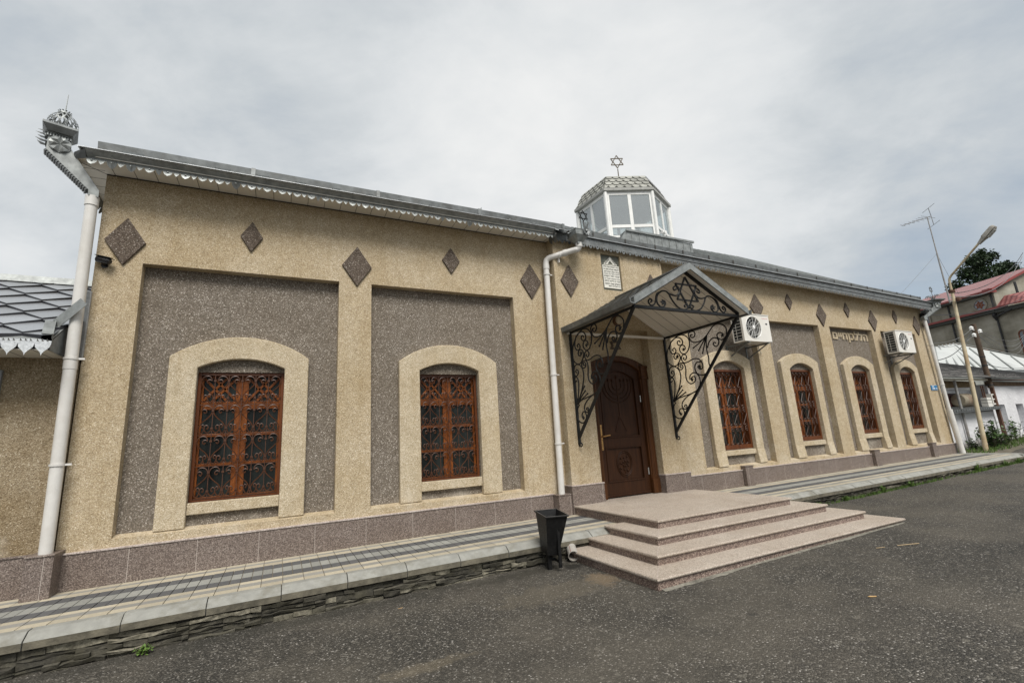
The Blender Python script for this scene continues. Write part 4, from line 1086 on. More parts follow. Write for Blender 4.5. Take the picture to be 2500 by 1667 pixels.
lines = ['\u05D1\u05D9\u05EA \u05E8\u05D0\u05E9\u05D9\u05EA \u05D5\u05D0\u05EA \u05D2\u05D5\u05DC\u05D4', '\u05DC\u05D7\u05E1\u05D3\u05D5 \u05E9\u05D0\u05DC\u05E0\u05D5 \u05E0\u05E4\u05E9 \u05D6\u05D4', '\u05D1\u05E0\u05D9\u05EA\u05D9 \u05D0\u05D5\u05EA\u05D5 \u05D4\u05D1\u05D9\u05EA \u05DC\u05E4\u05E0\u05D9', '\u05DC\u05D9\u05D4\u05D5\u05D4 \u05D0\u05E9\u05E8 \u05D0\u05D9\u05DF \u05DB\u05DE\u05D5\u05D4\u05D5', '\u05E9\u05D1\u05E0\u05D4 \u05D4\u05D3\u05D5\u05E8 \u05D4\u05E7\u05D3\u05D5\u05E9', '\u05D1\u05D9\u05EA \u05D4\u05DB\u05E0\u05E1\u05EA \u05DC\u05E7\u05D4\u05DC \u05D6\u05D4', '\u05D0\u05D1\u05E0\u05D9 \u05D7\u05DF \u05E1\u05D9\u05D9\u05DE\u05E0\u05D5 \u05D1\u05D7\u05D3\u05E9', '\u05D5\u05D4\u05E9\u05DC\u05DD \u05E9\u05E0\u05EA \u05D4\u05EA\u05E9\u05DC', '\u05D1\u05D9\u05E8\u05D5\u05E9\u05DC\u05D9\u05DD \u05D4\u05E7\u05D3']
mb = MB()
for k, s in enumerate(lines):
    zc = 5.52 - k * .0575
    w = .43 if k < 8 else .33
    m_ = text_polys(s[::-1], 1, lambda u, v, d: (6.558 + u + (.05 if k == 8 else 0), BY + .03 + d * .3, zc + v), None, 'x', None, depth=.004, extr=.001, width=w, height=.042, bold=.03)
    m_.build('text_line', M['ink'], t)
for sgn, s in ((-1, '\u05D4\u05D5\u05D9\u05D0'), (1, '\u05DE\u05EA\u05E0\u05D4')):
    cx_, cz_ = 6.555 + sgn * .105, 5.665
    ca, sa = math.cos(R_(44)), math.sin(R_(44)) * -sgn
    m_ = text_polys(s[::-1], 1, lambda u, v, d: (cx_ + u * ca - v * sa - sgn * .012, BY + .03 + d * .3, cz_ + u * sa + v * ca - .022), None, 'x', None, depth=.004, extr=.001, width=.15, height=.038, bold=.03)
    m_.build('text_line', M['ink'], t)
t = thing('street_sign', 'small blue enamel street sign with two white lines at the far end of the wall', 'street sign', (20.48, 0, 2.74))
mb = MB(); mb.box(20.27, 20.70, -.025, -.0, 2.655, 2.825); mb.build('sign_plate', M['blue_sign'], t, bevel=.004)
mb = MB()
x = 20.33
for w in (.022, .03, .025, .028): mb.box(x, x + w, -.0275, -.026, 2.765, 2.80); x += w + .008
x = 20.33
for w in (.026, .022, .03, .024, .03, .022): mb.box(x, x + w, -.0275, -.026, 2.695, 2.735); x += w + .007
mb.box(20.59, 20.625, -.0275, -.026, 2.69, 2.735); mb.box(20.64, 20.665, -.0275, -.026, 2.69, 2.725)
for z in (2.66, 2.818): mb.box(20.275, 20.695, -.0265, -.0255, z, z + .003)
mb.build('sign_lettering', M['sign_white'], t)

# ------------------------------------------------------------------ security cameras
def camera_thing(p, aim, label, sc_=1.0):
    t = thing('security_camera', label, 'camera', p, 0, 'small security cameras on the wall')
    d = Vector(aim).normalized()
    mb = MB(); a = Vector((0, -.08, .02)) * sc_
    mb.tube([a - d * .08 * sc_, a + d * .08 * sc_], .045 * sc_, 10); mb.tube([a + d * .08 * sc_, a + d * .10 * sc_], [.045 * sc_, .03 * sc_], 10)
    mb.build('camera_body', M['black_lens'], t, smooth=True, world=False)
    mb = MB(); mb.bar(a - d * .09 * sc_ + Vector((0, 0, .047 * sc_)), a + d * .12 * sc_ + Vector((0, 0, .047 * sc_)), .10 * sc_, .008, (0, 0, 1)); mb.build('camera_hood', M['black_lens'], t, world=False)
    mb = MB(); mb.tube([(0, .0, -.03), a + Vector((0, 0, -.035))], .018 * sc_, 8); mb.lathe((0, .0, -.03), [(.04, -.0), (.04, -.012)], 10, axis='y'); mb.build('camera_bracket', M['black_lens'], t, world=False)
camera_thing((-2.34, 0, 4.60), (.9, -.35, -.25), 'dark bullet camera on the wall beside the big diamond, left corner', 1.0)
camera_thing((20.78, 0, 5.36), (-.6, -.8, -.2), 'upper black camera near the far right top corner of the wall', 1.3)
camera_thing((20.86, 0, 5.02), (-.9, -.4, -.2), 'lower black camera just below another at the far right corner', 1.1)

# ------------------------------------------------------------------ steps
t = thing('entrance_steps', 'four pink granite steps spreading on three sides below the wooden door', 'steps', (6.57, -2.4, .1))
TD, RS = .376, .119
for k in range(4):
    x0, x1 = 5.00 - TD * k, 8.136 + TD * k; yf = -2.464 - TD * k; zt = .538 - RS * k
    yb = BY - .025 if k == 0 else -1.60 + .0
    mb = MB(); zb = (.30 if k == 0 else zt - RS - .02) if k < 3 else ROADZ(4) - .06
    nz = .03
    yb2 = yb if k == 0 else -1.66
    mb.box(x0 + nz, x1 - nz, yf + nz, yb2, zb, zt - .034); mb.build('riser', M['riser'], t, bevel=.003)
    # tread slab with rounded nosing, mitred corners shown as thin joints
    mb = MB(); pf = [(0, -.034), (-.0, -.034), (-.012, -.028), (-.016, -.016), (-.012, -.005), (0, 0)]
    mb.box(x0 + .012, x1 - .012, yf + .012, yb2, zt - .034, zt)
    mb.tube([(x0 + .014, yb2, zt - .017), (x0 + .014, yf + .014, zt - .017), (x1 - .014, yf + .014, zt - .017), (x1 - .014, yb2, zt - .017)], .0165, 8)
    for s, xe in ((1, x0), (-1, x1)):
        if k == 0: mb.bar((xe + s * .01, yf + .01, zt + .0006), (xe + s * .40, yf + .40, zt + .0006), .006, .001, mi=1)
        else: mb.bar((xe + s * .01, yf + .01, zt + .0006), (xe + s * (TD - .02), yf + TD - .02, zt + .0006), .006, .001, mi=1)
    for xx in (5.9, 7.2):
        mb.box(xx - .002, xx + .002, yf + .02, min(yf + TD - .02 if k else yb2, yb2), zt, zt + .0012, 1)
    if k == 0: mb.box(x0 + .1, x1 - .1, -1.402, -1.398, zt, zt + .0012, 1)
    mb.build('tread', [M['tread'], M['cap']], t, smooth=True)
# mortar smear along the foot of the lowest step
mb = MB(); random.seed(5)
yb = -2.464 - 3 * TD + .03
pts = []; x = 3.95
while x < 9.25:
    amp = .5 + .5 * math.sin(x * 3.1) * math.sin(x * 1.37 + .6)
    pts.append((x, yb - .028 - (.075 if x < 5.6 else .04) * amp * random.uniform(.5, 1.1))); x += .05
for a, b in zip(pts, pts[1:]):
    mb.quad((a[0], yb, ROADZ(a[0]) + .012), (b[0], yb, ROADZ(b[0]) + .012), (b[0], b[1], ROADZ(b[0]) + .003), (a[0], a[1], ROADZ(a[0]) + .003))
mb.build('mortar_smear', plain('pale mortar', (.20, .188, .155), .95, 0, .3, 20, .5, 60, dirt=(.07, .064, .052), dirt_amt=.8, dscale=7), t)

# ------------------------------------------------------------------ rain pipes
def clamp(parent, c, r, ax=(0, 0, 1)):
    mb = MB(); c = Vector(c)
    if ax[2]:
        mb.lathe(c, [(r, -.014), (r + .012, -.014), (r + .012, .014), (r, .014)], 14)
        mb.box(c.x + r * .6, c.x + r + .07, c.y - .012, c.y + .006, c.z - .012, c.z + .012)
        mb.box(c.x - .012, c.x + .012, c.y + r * .9, c.y + r + .12, c.z - .012, c.z + .012)
    else: mb.lathe(c, [(r, -.014), (r + .012, -.014), (r + .012, .014), (r, .014)], 14, axis='x'); mb.box(c.x - .01, c.x + .01, c.y, c.y + .1, c.z - .1 - r, c.z - r)
    mb.build('pipe_clamp', M['pvc'], parent, smooth=True)
t = thing('drainpipe', 'white drainpipe at the left corner, dropping past the shingled annex roof', 'drainpipe', (-2.49, -.2, .82), 0, 'white plastic drainpipes on the facade')
mb = MB(); mb.tube([(-2.475, -.19, .81), (-2.515, -.19, 5.46)], .068, 18)
mb.tube([(-2.514, -.19, 5.36), (-2.516, -.19, 5.50)], .078, 18); mb.tube([(-2.4955, -.19, 3.05), (-2.4965, -.19, 3.17)], .073, 18)
mb.build('pipe', M['pvc'], t, smooth=True)
for z in (1.85, 3.19): clamp(t, (-2.475 - .04 * (z - .81) / 4.65, -.19, z), .069)
def hopper_chute(name, label, foot, out, prof, hw, star, plate, onion):
    """trough slanting from the gutter corner down to the pipe: star on its broad face, cornice plate and a crown on top.
    prof: (reach, height) outline of the broad face; star: (reach, z, R); plate: (r0, r1, z0, z1)"""
    foot = Vector(foot); o = Vector((out[0], out[1], 0)).normalized(); s = Vector((-o.y, o.x, 0))
    if s.y > 0: s = -s
    t = thing(name, label, 'rain hopper', foot, 0, 'sheet-metal rain hoppers at the gutter')
    P = lambda r, z, k: Vector((foot.x, foot.y, z)) + o * r + s * k
    mb = MB(); n = len(prof)
    mb.add([P(r, z, -hw) for r, z in prof] + [P(r, z, hw) for r, z in prof], [tuple(range(n)), tuple(reversed(range(n, 2 * n)))] + [(i, i + n, (i + 1) % n + n, (i + 1) % n) for i in range(n)])
    ch = mb.build('chute', M['galv'], t, bevel=.004)
    (ra, za), (rb, zb) = prof[0], prof[1]        # lower edge of the trough runs prof[0] -> prof[1]
    mb = MB()
    for k in range(19):                          # corrugated lower edge, one folded strip
        u0, u1 = k / 19, (k + .62) / 19
        for u in (u0,):
            a = Vector((ra + (rb - ra) * u0, za + (zb - za) * u0, 0)); b = Vector((ra + (rb - ra) * u1, za + (zb - za) * u1, 0))
            dd = (b - a).normalized(); nn = Vector((dd.y, -dd.x, 0)); nn = nn if nn.y < 0 else -nn
            mb.hexa([P(a.x, a.y, -hw - .004), P(b.x, b.y, -hw - .004), P(b.x, b.y, hw + .006), P(a.x, a.y, hw + .006), P(a.x + nn.x * .026, a.y + nn.y * .026, -hw), P(b.x + nn.x * .026, b.y + nn.y * .026, -hw), P(b.x + nn.x * .026, b.y + nn.y * .026, hw), P(a.x + nn.x * .026, a.y + nn.y * .026, hw)])
    mb.add([P(ra, za, hw + .001), P(rb, zb, hw + .001), P(rb, zb, -hw - .001), P(ra, za, -hw - .001)], [(0, 1, 2, 3)])
    mb.build('edge_strip', M['galv_dark'], t)
    r0, r1, z0, z1 = plate
    mb = MB()
    for k in range(9):
        r = r0 + .05 + (r1 - r0 - .10) * (k + .5) / 9; mb.lathe(P(r, z0 - .055, hw + .012), [(.013, 0), (.013, .055)], 6)
    for k in range(5): mb.lathe(P(r1 - .045, z0 - .055, -hw + 2 * hw * (k + .5) / 5), [(.013, 0), (.013, .055)], 6)
    mb.hexa([P(r0 + .04, z0 - .012, -hw - .02), P(r1 - .03, z0 - .012, -hw - .02), P(r1 - .03, z0 - .012, hw + .028), P(r0 + .04, z0 - .012, hw + .028), P(r0 + .04, z0, -hw - .02), P(r1 - .03, z0, -hw - .02), P(r1 - .03, z0, hw + .028), P(r0 + .04, z0, hw + .028)])
    mb.build('dentils', M['galv'], t, smooth=True)
    mb = MB(); q = lambda ra_, rb_, k, z: [P(ra_, z, -k), P(rb_, z, -k), P(rb_, z, k), P(ra_, z, k)]
    kk = (r1 - r0) / 2
    mb.hexa(q(r0 + .05, r1 - .05, kk - .05, z0) + q(r0, r1, kk, z1 - .03)); mb.hexa(q(r0, r1, kk, z1 - .03) + q(r0, r1, kk, z1))
    mb.build('cornice', M['galv_dark'], t)
    rs, zs, R0 = star
    c = P(rs, zs, hw + .002); oo_ = s; ss_ = o
    rim = [c + ss_ * (r * math.sin(PI * k / 6)) + Vector((0, 0, r * math.cos(PI * k / 6))) + oo_ * (.012 if k % 2 == 0 else .042) for k, r in enumerate([(R0 if k % 2 == 0 else R0 * .52) for k in range(12)])]
    cen = c + oo_ * .014
    disc = [c + ss_ * (R0 * 1.04 * math.sin(2 * PI * k / 24)) + Vector((0, 0, R0 * 1.04 * math.cos(2 * PI * k / 24))) for k in range(24)]
    mb = MB()
    mb.add(disc + [p + oo_ * .012 for p in disc], [tuple(range(24)), tuple(range(24, 48))] + [(k, (k + 1) % 24, (k + 1) % 24 + 24, k + 24) for k in range(24)])
    mb.add(rim + [cen], [(k, (k + 1) % 12, 12) for k in range(12)])
    ph = [c + ss_ * (R0 * .99 * math.sin(PI * k / 6)) + Vector((0, 0, R0 * .99 * math.cos(PI * k / 6))) + oo_ * (.012 if k % 2 == 0 else .03) for k in range(12)]
    for k in range(12): mb.add([rim[k], rim[(k + 1) % 12], ph[(k + 1) % 12], ph[k]], [(0, 1, 2, 3)])
    mb.build('star_emblem', M['galv'], t)
    cc = P((r0 + r1) / 2 - .01, z1, 0)
    mb = MB()       # curled leaf on the outer end
    for k in range(5):
        b = P(r1 - .05, zs - .0 + .035 * k, (k - 2) * .03)
        mb.add([b, b + Vector((0, 0, .03)), b + o * (.09 + .02 * (k % 2)) + Vector((0, 0, .05 - .01 * k)), b + o * .05], [(0, 1, 2, 3)])
    mb.lathe(P(prof[-1][0], zs - .02, 0), [(.05, -.004), (.065, 0), (.05, .004)], 10, axis='x')
    mb.build('leaf_scroll', M['galv_dark'], t)
    if onion:
        mb = MB(); RR, HH = onion
        ons = lambda v: RR * (.80 + .2 * math.sin(min(1, v / .38) * PI / 2)) if v < .38 else RR * max(.22, math.cos((v - .38) / .62 * 1.36))
        for hand in (-1, 1):
            for k in range(15):
                a0 = 2 * PI * k / 15; L1 = []; L2 = []
                for q_ in range(13):
                    v = q_ / 12; r = ons(v) + .002 * hand; a = a0 + hand * v * .8; hh = .060
                    L1.append(cc + Vector((r * math.cos(a - hh), r * math.sin(a - hh), v * HH))); L2.append(cc + Vector((r * math.cos(a + hh), r * math.sin(a + hh), v * HH)))
                for q_ in range(12): mb.quad(L1[q_], L1[q_ + 1], L2[q_ + 1], L2[q_])
        mb.lathe(cc + Vector((0, 0, HH * .9)), [(RR * .45, 0), (RR * .42, .02), (RR * .25, .035)], 14)
        for k in range(12):
            a = 2 * PI * k / 12; d = Vector((math.cos(a), math.sin(a), 0))
            mb.bar(cc + d * RR * .30 + Vector((0, 0, HH * .98)), cc + d * RR * .46 + Vector((0, 0, HH * 1.04)), .016, .003)
        mb.tube([cc + Vector((0, 0, HH * .9)), cc + Vector((.006, 0, HH + .30))], [.007, .004], 5)
        mb.build('crown', M['galv'], t)
    else:
        mb = MB()
        for k in range(16):
            a = 2 * PI * k / 16; d = Vector((math.cos(a), math.sin(a), 0))
            mb.tube(smooth_pts([cc + d * .03, cc + d * .08 + Vector((0, 0, .12)), cc + d * .17 + Vector((0, 0, .17)), cc + d * .21 + Vector((0, 0, .12))], 3), .007, 4)
        mb.tube([cc, cc + Vector((0, 0, .30))], .009, 5)
        star_bars(mb, cc + Vector((0, 0, .40)), .12, .02, .012)
        mb.build('crown', M['galv_dark'], t)
    return t
hopper_chute('rain_hopper', 'star-embossed hopper with woven metal onion and spike, at the left roof corner', (-2.515, -.19, 5.48), (-.95, -.31),
             [(.52, 6.0), (.055, 5.56), (.05, 5.48), (-.06, 5.48), (-.06, 5.585), (.285, 6.10), (.285, 6.25), (.515, 6.25)], .072, (.395, 6.11, .112), (.232, .585, 6.255, 6.36), (.160, .285))
hopper_chute('rain_hopper', 'star-embossed hopper with a wire spray and small star, at the far right corner', (20.66, -.15, 5.15), (.95, -.31),
             [(.74, 5.62), (.065, 5.25), (.06, 5.16), (-.07, 5.16), (-.07, 5.27), (.44, 5.64), (.45, 5.83), (.76, 5.83)], .08, (.61, 5.705, .115), (.39, .84, 5.835, 5.91), None)
t = thing('drainpipe', 'white drainpipe bending away from the hopper, beside the projecting door bay', 'drainpipe', (4.84, -.12, .76), 0, 'white plastic drainpipes on the facade')
mb = MB()
el = smooth_pts([(5.47, -.56, 5.80), (5.47, -.56, 5.72), (5.44, -.53, 5.66), (5.36, -.48, 5.645), (5.05, -.24, 5.57), (4.95, -.165, 5.545), (4.90, -.13, 5.49), (4.887, -.125, 5.40)], 5)
mb.tube(el, .062, 16); mb.tube([(4.887, -.125, 5.42), (4.835, -.125, .75)], .062, 16)
for a, b in (((5.47, -.56, 5.70), (5.47, -.56, 5.79)), ((4.887, -.125, 5.30), (4.886, -.125, 5.40)), ((5.26, -.402, 5.62), (5.20, -.356, 5.606))): mb.tube([a, b], .071, 16)
mb.build('pipe', M['pvc'], t, smooth=True)
for z in (5.18, 3.05, 1.70): clamp(t, (4.835 + .052 * (z - .75) / 4.67, -.125, z), .063)
clamp(t, (5.12, -.295, 5.587), .064, (1, 0, 0))
t = thing('rain_hopper', 'box hopper with a star on a rod, where the eaves step at the door bay', 'rain hopper', (5.47, -.56, 5.8), 0, 'sheet-metal rain hoppers at the gutter')
mb = MB(); a = .165
c = Vector((5.47, -.56, 0))
def sq(k, z): return [(c.x - k, c.y - k, z), (c.x + k, c.y - k, z), (c.x + k, c.y + k, z), (c.x - k, c.y + k, z)]
mb.hexa(sq(.07, 5.80) + sq(a, 5.92)); mb.hexa(sq(a, 5.92) + sq(a, 6.03))
mb.hexa(sq(.066, 5.75) + sq(.066, 5.80))
mb.build('box', M['galv'], t, bevel=.004)
mb = MB()
for k in range(13): mb.ball((c.x - a, c.y - a + 2 * a * k / 12, 6.035 + .05 * (k / 12)), .016, n=6); mb.ball((c.x - a + 2 * a * k / 12, c.y - a, 6.035), .014, n=6)
mb.build('beading', M['galv'], t, smooth=True)
mb = MB(); fc = Vector((c.x + .085, c.y - a - .012, 6.0))
for k in range(10):
    an = 2 * PI * k / 10; d = Vector((math.cos(an), 0, math.sin(an)))
    q = Vector((-d.z, 0, d.x)) * .03
    mb.add([fc, fc + d * .05 + q + Vector((0, -.02, 0)), fc + d * .115 + Vector((0, -.035, 0)), fc + d * .05 - q + Vector((0, -.02, 0))], [(0, 1, 2, 3)])
mb.ball(fc + Vector((0, -.02, 0)), .03)
for k in range(5): mb.bar((fc.x - .05 + k * .022, fc.y, 6.08), (fc.x - .08 + k * .04, fc.y - .02, 6.20), .02, .006, (0, 1, 0))
mb.build('flower', M['galv_dark'], t)
mb = MB(); mb.tube([(c.x + .10, c.y - .1, 6.0), (c.x + .10, c.y - .1, 6.28)], .009, 6); mb.tube([(c.x + .04, c.y - .1, 6.02), (c.x + .015, c.y - .1, 6.36)], .006, 5); mb.tube([(c.x + .19, c.y - .1, 6.02), (c.x + .20, c.y - .1, 6.33)], .006, 5); star_bars(mb, (c.x + .105, c.y - .1, 6.385), .125, .018, .01); mb.build('star', M['iron'], t)
t = thing('drainpipe', 'white drainpipe at the far right corner of the facade', 'drainpipe', (20.9, -.12, .6), 0, 'white plastic drainpipes on the facade')
mb = MB(); mb.tube([(20.66, -.15, 5.18), (20.79, -.15, 2.0), (20.80, -.15, 1.92)], .06, 12); mb.tube([(20.81, -.15, 1.96), (20.93, -.17, .45)], .085, 12); mb.build('pipe', M['pvc'], t, smooth=True)
for z in (4.25, 2.83): clamp(t, (20.66 + .13 * (5.18 - z) / 3.2, -.15, z), .061)
# short outlet pipe through the kerb wall
t = thing('outlet_pipe', 'open end of a pale drain pipe poking out of the stone facing beside the steps', 'pipe', (3.86, -1.75, .14))
mb = MB(); a = Vector((4.00, -1.60, .225)); b = Vector((3.845, -1.925, .135)); d = (b - a).normalized()
mb.tube([a, b], .075, 20, cap=False); mb.tube([a, b - d * .002], .066, 20, cap=False)
n = 20; up = Vector((0, 0, 1)); e1 = d.cross(up).normalized(); e2 = e1.cross(d)
vs = [b + (e1 * math.cos(2 * PI * k / n) + e2 * math.sin(2 * PI * k / n)) * r for r in (.075, .066) for k in range(n)]
mb.add(vs, [(k, (k + 1) % n, (k + 1) % n + n, k + n) for k in range(n)])
mb.build('pipe', M['old_pvc'], t, smooth=True)
mb = MB(); mb.add([a + d * .08 + (e1 * math.cos(2 * PI * k / n) + e2 * math.sin(2 * PI * k / n)) * .066 for k in range(n)], [tuple(range(n))]); mb.build('bore', M['dark_void'], t)
mb = MB(); off = e2 * .0755; mb.bar(a + e1 * .035 + e2 * .068, b + e1 * .035 + e2 * .068, .004, .002); mb.build('stripe', M['red_trim'], t)

# ------------------------------------------------------------------ litter bin
t = thing('litter_bin', 'black square tapered metal litter bin hinged on a post beside the steps', 'litter bin', (3.42, -1.97, .04))
top = [Vector(p) for p in ((3.30, -2.17, .755), (3.587, -2.266, .755), (3.69, -1.80, .78), (3.385, -1.715, .78))]
bot = [Vector(p) for p in ((3.345, -2.06, .245), (3.49, -2.11, .24), (3.535, -1.87, .26), (3.385, -1.82, .265))]
ctr = sum(top, Vector()) / 4
mb = MB()
inn = [p + (ctr - p) * .035 for p in top]; cb = sum(bot, Vector()) / 4; inb = [p + (cb - p) * .06 + Vector((0, 0, .02)) for p in bot]
for i in range(4):
    j = (i + 1) % 4
    mb.quad(bot[i], bot[j], top[j], top[i]); mb.quad(inb[i], inb[j], inn[j], inn[i]); mb.quad(top[i], top[j], inn[j], inn[i])
mb.quad(*bot); mb.quad(*inb)
mb.build('body', M['binpaint'], t)
mb = MB()
out = [p + (p - ctr) * .05 for p in top]
for i in range(4): mb.bar(out[i], out[(i + 1) % 4], .02, .018)
mb.build('rim', M['binpaint'], t, bevel=.003)
mb = MB()
for i in range(4):
    p, q = out[i] + Vector((0, 0, .0095)), out[(i + 1) % 4] + Vector((0, 0, .0095)); mb.bar(p, q, .006, .003)
mb.build('worn_edge', M['binwear'], t)
mb = MB()
mid = (bot[0] + bot[1]) / 2
mb.bar((3.405, -1.985, -.02), (3.405, -1.985, .235), .055, .055, (0, 1, 0))
mb.build('post', M['binpaint'], t, bevel=.004)
mb = MB()
pa = Vector((3.475, -2.165, .0)); pb = Vector((3.36, -1.78, .0))
mb.bar((pa.x, pa.y, .09), (pa.x, pa.y, .575), .045, .03, (0, 1, 0)); mb.bar((3.55, -1.77, .12), (3.55, -1.77, .56), .045, .03, (0, 1, 0))
mb.bar((pa.x, pa.y, .165), (3.55, -1.77, .165), .04, .04); mb.bar((3.405, -1.985, .175), (3.51, -1.99, .165), .05, .04)
mb.build('frame', M['binpaint'], t, bevel=.004)

# ------------------------------------------------------------------ air conditioners
def aircon(x0, z0, label, bx, w=1.05, h=.70, first=[None]):
    t = thing('air_conditioner', label, 'air conditioner', (x0, -.02, z0), 0, 'outdoor air conditioner units on the wall')
    d0, d1 = -.50, -.18
    if first[0]:
        for ch in first[0].children: copy_tree(ch, t)
        return t
    first[0] = t
    bld = lambda mb, n, m, **k: mb.build(n, m, t, world=False, **k)
    mb = MB(); fx, fz, fr = .40, .36, .285
    n = 32; sq_ = []
    for k in range(n):
        a = 2 * PI * (k + .5) / n
        sq_.append((fx + fr * math.cos(a), fz + fr * math.sin(a)))
    # front face with a round hole: fan of quads to the frame edge
    ed = []
    for k in range(n):
        a = 2 * PI * (k + .5) / n; ca, sa = math.cos(a), math.sin(a)
        tx = ((w - fx) if ca > 0 else -fx) / ca if abs(ca) > 1e-6 else 1e9; tz = ((h - fz) if sa > 0 else -fz) / sa if abs(sa) > 1e-6 else 1e9
        q = min(tx, tz); ed.append((fx + q * ca, fz + q * sa))
    for k in range(n):
        j = (k + 1) % n
        mb.quad((sq_[k][0], d0, sq_[k][1]), (sq_[j][0], d0, sq_[j][1]), (ed[j][0], d0, ed[j][1]), (ed[k][0], d0, ed[k][1]))
        mb.quad((sq_[k][0], d0, sq_[k][1]), (sq_[j][0], d0, sq_[j][1]), (sq_[j][0], d0 + .06, sq_[j][1]), (sq_[k][0], d0 + .06, sq_[k][1]))
    for cx_, cz_ in ((0, 0), (w, 0), (w, h), (0, h)):      # fill the four corners
        near = sorted(ed, key=lambda p: (p[0] - cx_) ** 2 + (p[1] - cz_) ** 2)[:2]
        mb.add([(cx_, d0, cz_), (near[0][0], d0, near[0][1]), (near[1][0], d0, near[1][1])], [(0, 1, 2)])
    mb.quad((0, d0, h), (w, d0, h), (w, d1, h), (0, d1, h)); mb.quad((0, d0, 0), (w, d0, 0), (w, d1, 0), (0, d1, 0))
    mb.quad((w, d0, 0), (w, d1, 0), (w, d1, h), (w, d0, h)); mb.quad((0, d1, 0), (w, d1, 0), (w, d1, h), (0, d1, h))
    mb.box(-.012, w + .012, d0 - .012, d1 + .012, h, h + .02)
    mb.box(-.004, .0, d0, d0 + .055, 0, h); mb.box(-.004, 0, d1 - .03, d1, 0, h); mb.box(-.004, 0, d0 + .055, d1 - .03, 0, .03); mb.box(-.004, 0, d0 + .055, d1 - .03, h - .03, h)
    bld(mb, 'casing', M['ac_white'])
    mb = MB(); mb.box(.02, .03, d0 + .05, d1 - .02, .02, h - .02); mb.box(fx - fr - .02, fx + fr + .02, d0 + .16, d0 + .17, fz - fr - .02, fz + fr + .02)
    bld(mb, 'coil', M['ac_dark'])
    mb = MB()
    for k in range(8): mb.box(-.006, .004, d0 + .055, d1 - .03, .065 + k * .078, .073 + k * .078)
    mb.box(-.006, .0, d0 + .2, d0 + .207, .05, h - .1)
    bld(mb, 'side_grille', M['ac_white'])
    mb = MB()
    for k in range(4):
        a = 2 * PI * k / 4 + .5
        P = [(fx + r * math.cos(a + o), d0 + .07 + dy, fz + r * math.sin(a + o)) for r, o, dy in ((.05, -.2, .02), (.26, -.35, .05), (.27, .55, 0), (.05, .6, 0))]
        mb.quad(*P)
    mb.lathe((fx, d0 + .05, fz), [(.06, .06), (.06, 0), (.01, -.01)], 14, axis='y')
    bld(mb, 'fan', M['fan'])
    mb = MB()
    for k in range(12):
        a = 2 * PI * k / 12; mb.tube([(fx + .03 * math.cos(a), d0 - .012, fz + .03 * math.sin(a)), (fx + fr * 1.01 * math.cos(a), d0 - .004, fz + fr * 1.01 * math.sin(a))], .0045, 4)
    for r in (.285, .21, .14): mb.tube([(fx + r * math.cos(2 * PI * k / 30), d0 - .006, fz + r * math.sin(2 * PI * k / 30)) for k in range(30)], .0035 if r < .28 else .008, 4, close=True)
    mb.lathe((fx, d0 - .004, fz), [(.048, 0), (.048, -.014), (.03, -.022)], 16, axis='y')
    bld(mb, 'fan_guard', M['white_frame'])
    mb = MB()
    x = w - .27
    for k, q in enumerate((.026, .008, .018, .02, .022, .02, .008, .022, .02, .008)): mb.box(x, x + q, d0 - .0015, d0 - .0002, h - .10, h - .068); x += q + .006
    bld(mb, 'maker_mark', M['pink'])
    mb = MB(); mb.box(w - .16, w - .09, d0 - .003, d0 - .0005, h - .245, h - .205); bld(mb, 'grip', M['ac_dark'])
    mb = MB()
    for x in (.14, w - .16):
        mb.bar((x, d0 - .02, -.03), (x, .17, -.03), .035, .035); mb.bar((x, d0 + .05, -.045), (x, .17, -.33), .025, .025); mb.bar((x, .165, -.36), (x, .165, .02), .035, .012, (0, 1, 0))
        mb.lathe((x, d0 + .03, -.015), [(.02, 0), (.02, .02)], 8)
    bld(mb, 'wall_bracket', M['galv_dark'])
    return t
A1 = aircon(10.27, 3.895, 'white outdoor air conditioner unit tucked behind the canopy edge', 0)
A2 = aircon(17.55, 3.83, 'white outdoor air conditioner unit over the last window on the right', 0)
mb = MB(); mb.tube(smooth_pts([(11.20, -.2, 3.87), (11.30, -.12, 3.80), (11.52, -.02, 3.70)], 4), .012, 6)
mb.build('drain_hose', M['gas_pipe'], A1)

# ------------------------------------------------------------------ annex on the left
AX = thing('annex_building', 'low annex with bright diamond-shingled metal roof, at the left edge', 'building', (-6, 2, .3))
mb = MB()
mb.box(-10, -2.47, .012, 6, .25, 3.23); mb.build('wall', pebble('beige pebbledash in painted eave shade', [(.0, (.17, .13, .085)), (.12, (.245, .195, .13)), (.45, (.32, .262, .18)), (.75, (.375, .312, .22)), (.95, (.45, .39, .29)), (1, (.66, .6, .5))], (.66, .58, .45), fine=100, stain=.8), AX)  # wall colours darkened to carry the eave shade, with stronger stains over them
mb = MB()
mb.hexa([(-10, -.035, PAVEZ(-10) - .05), (-2.62, -.035, PAVEZ(-2.6) - .05), (-2.62, .0, PAVEZ(-2.6) - .05), (-10, .0, PAVEZ(-10) - .05), (-10, -.035, .77), (-2.62, -.035, .79), (-2.62, .0, .79), (-10, .0, .77)])
mb.box(-10, -2.62, -.048, .0, .792, .812)
mb.build('plinth', M['plinth'], AX)
S_ = .665
EY, EZA = -.56, 3.34
rz = lambda y: EZA + S_ * (y - EY)
RY = 1.45
VX = -2.60
mb = MB()
mb.hexa([(-10, EY, EZA), (VX, EY, EZA), (-2.60, RY, rz(RY)), (-10, RY, rz(RY)), (-10, EY, EZA + .015), (VX, EY, EZA + .015), (-2.60, RY, rz(RY) + .015), (-10, RY, rz(RY) + .015)])
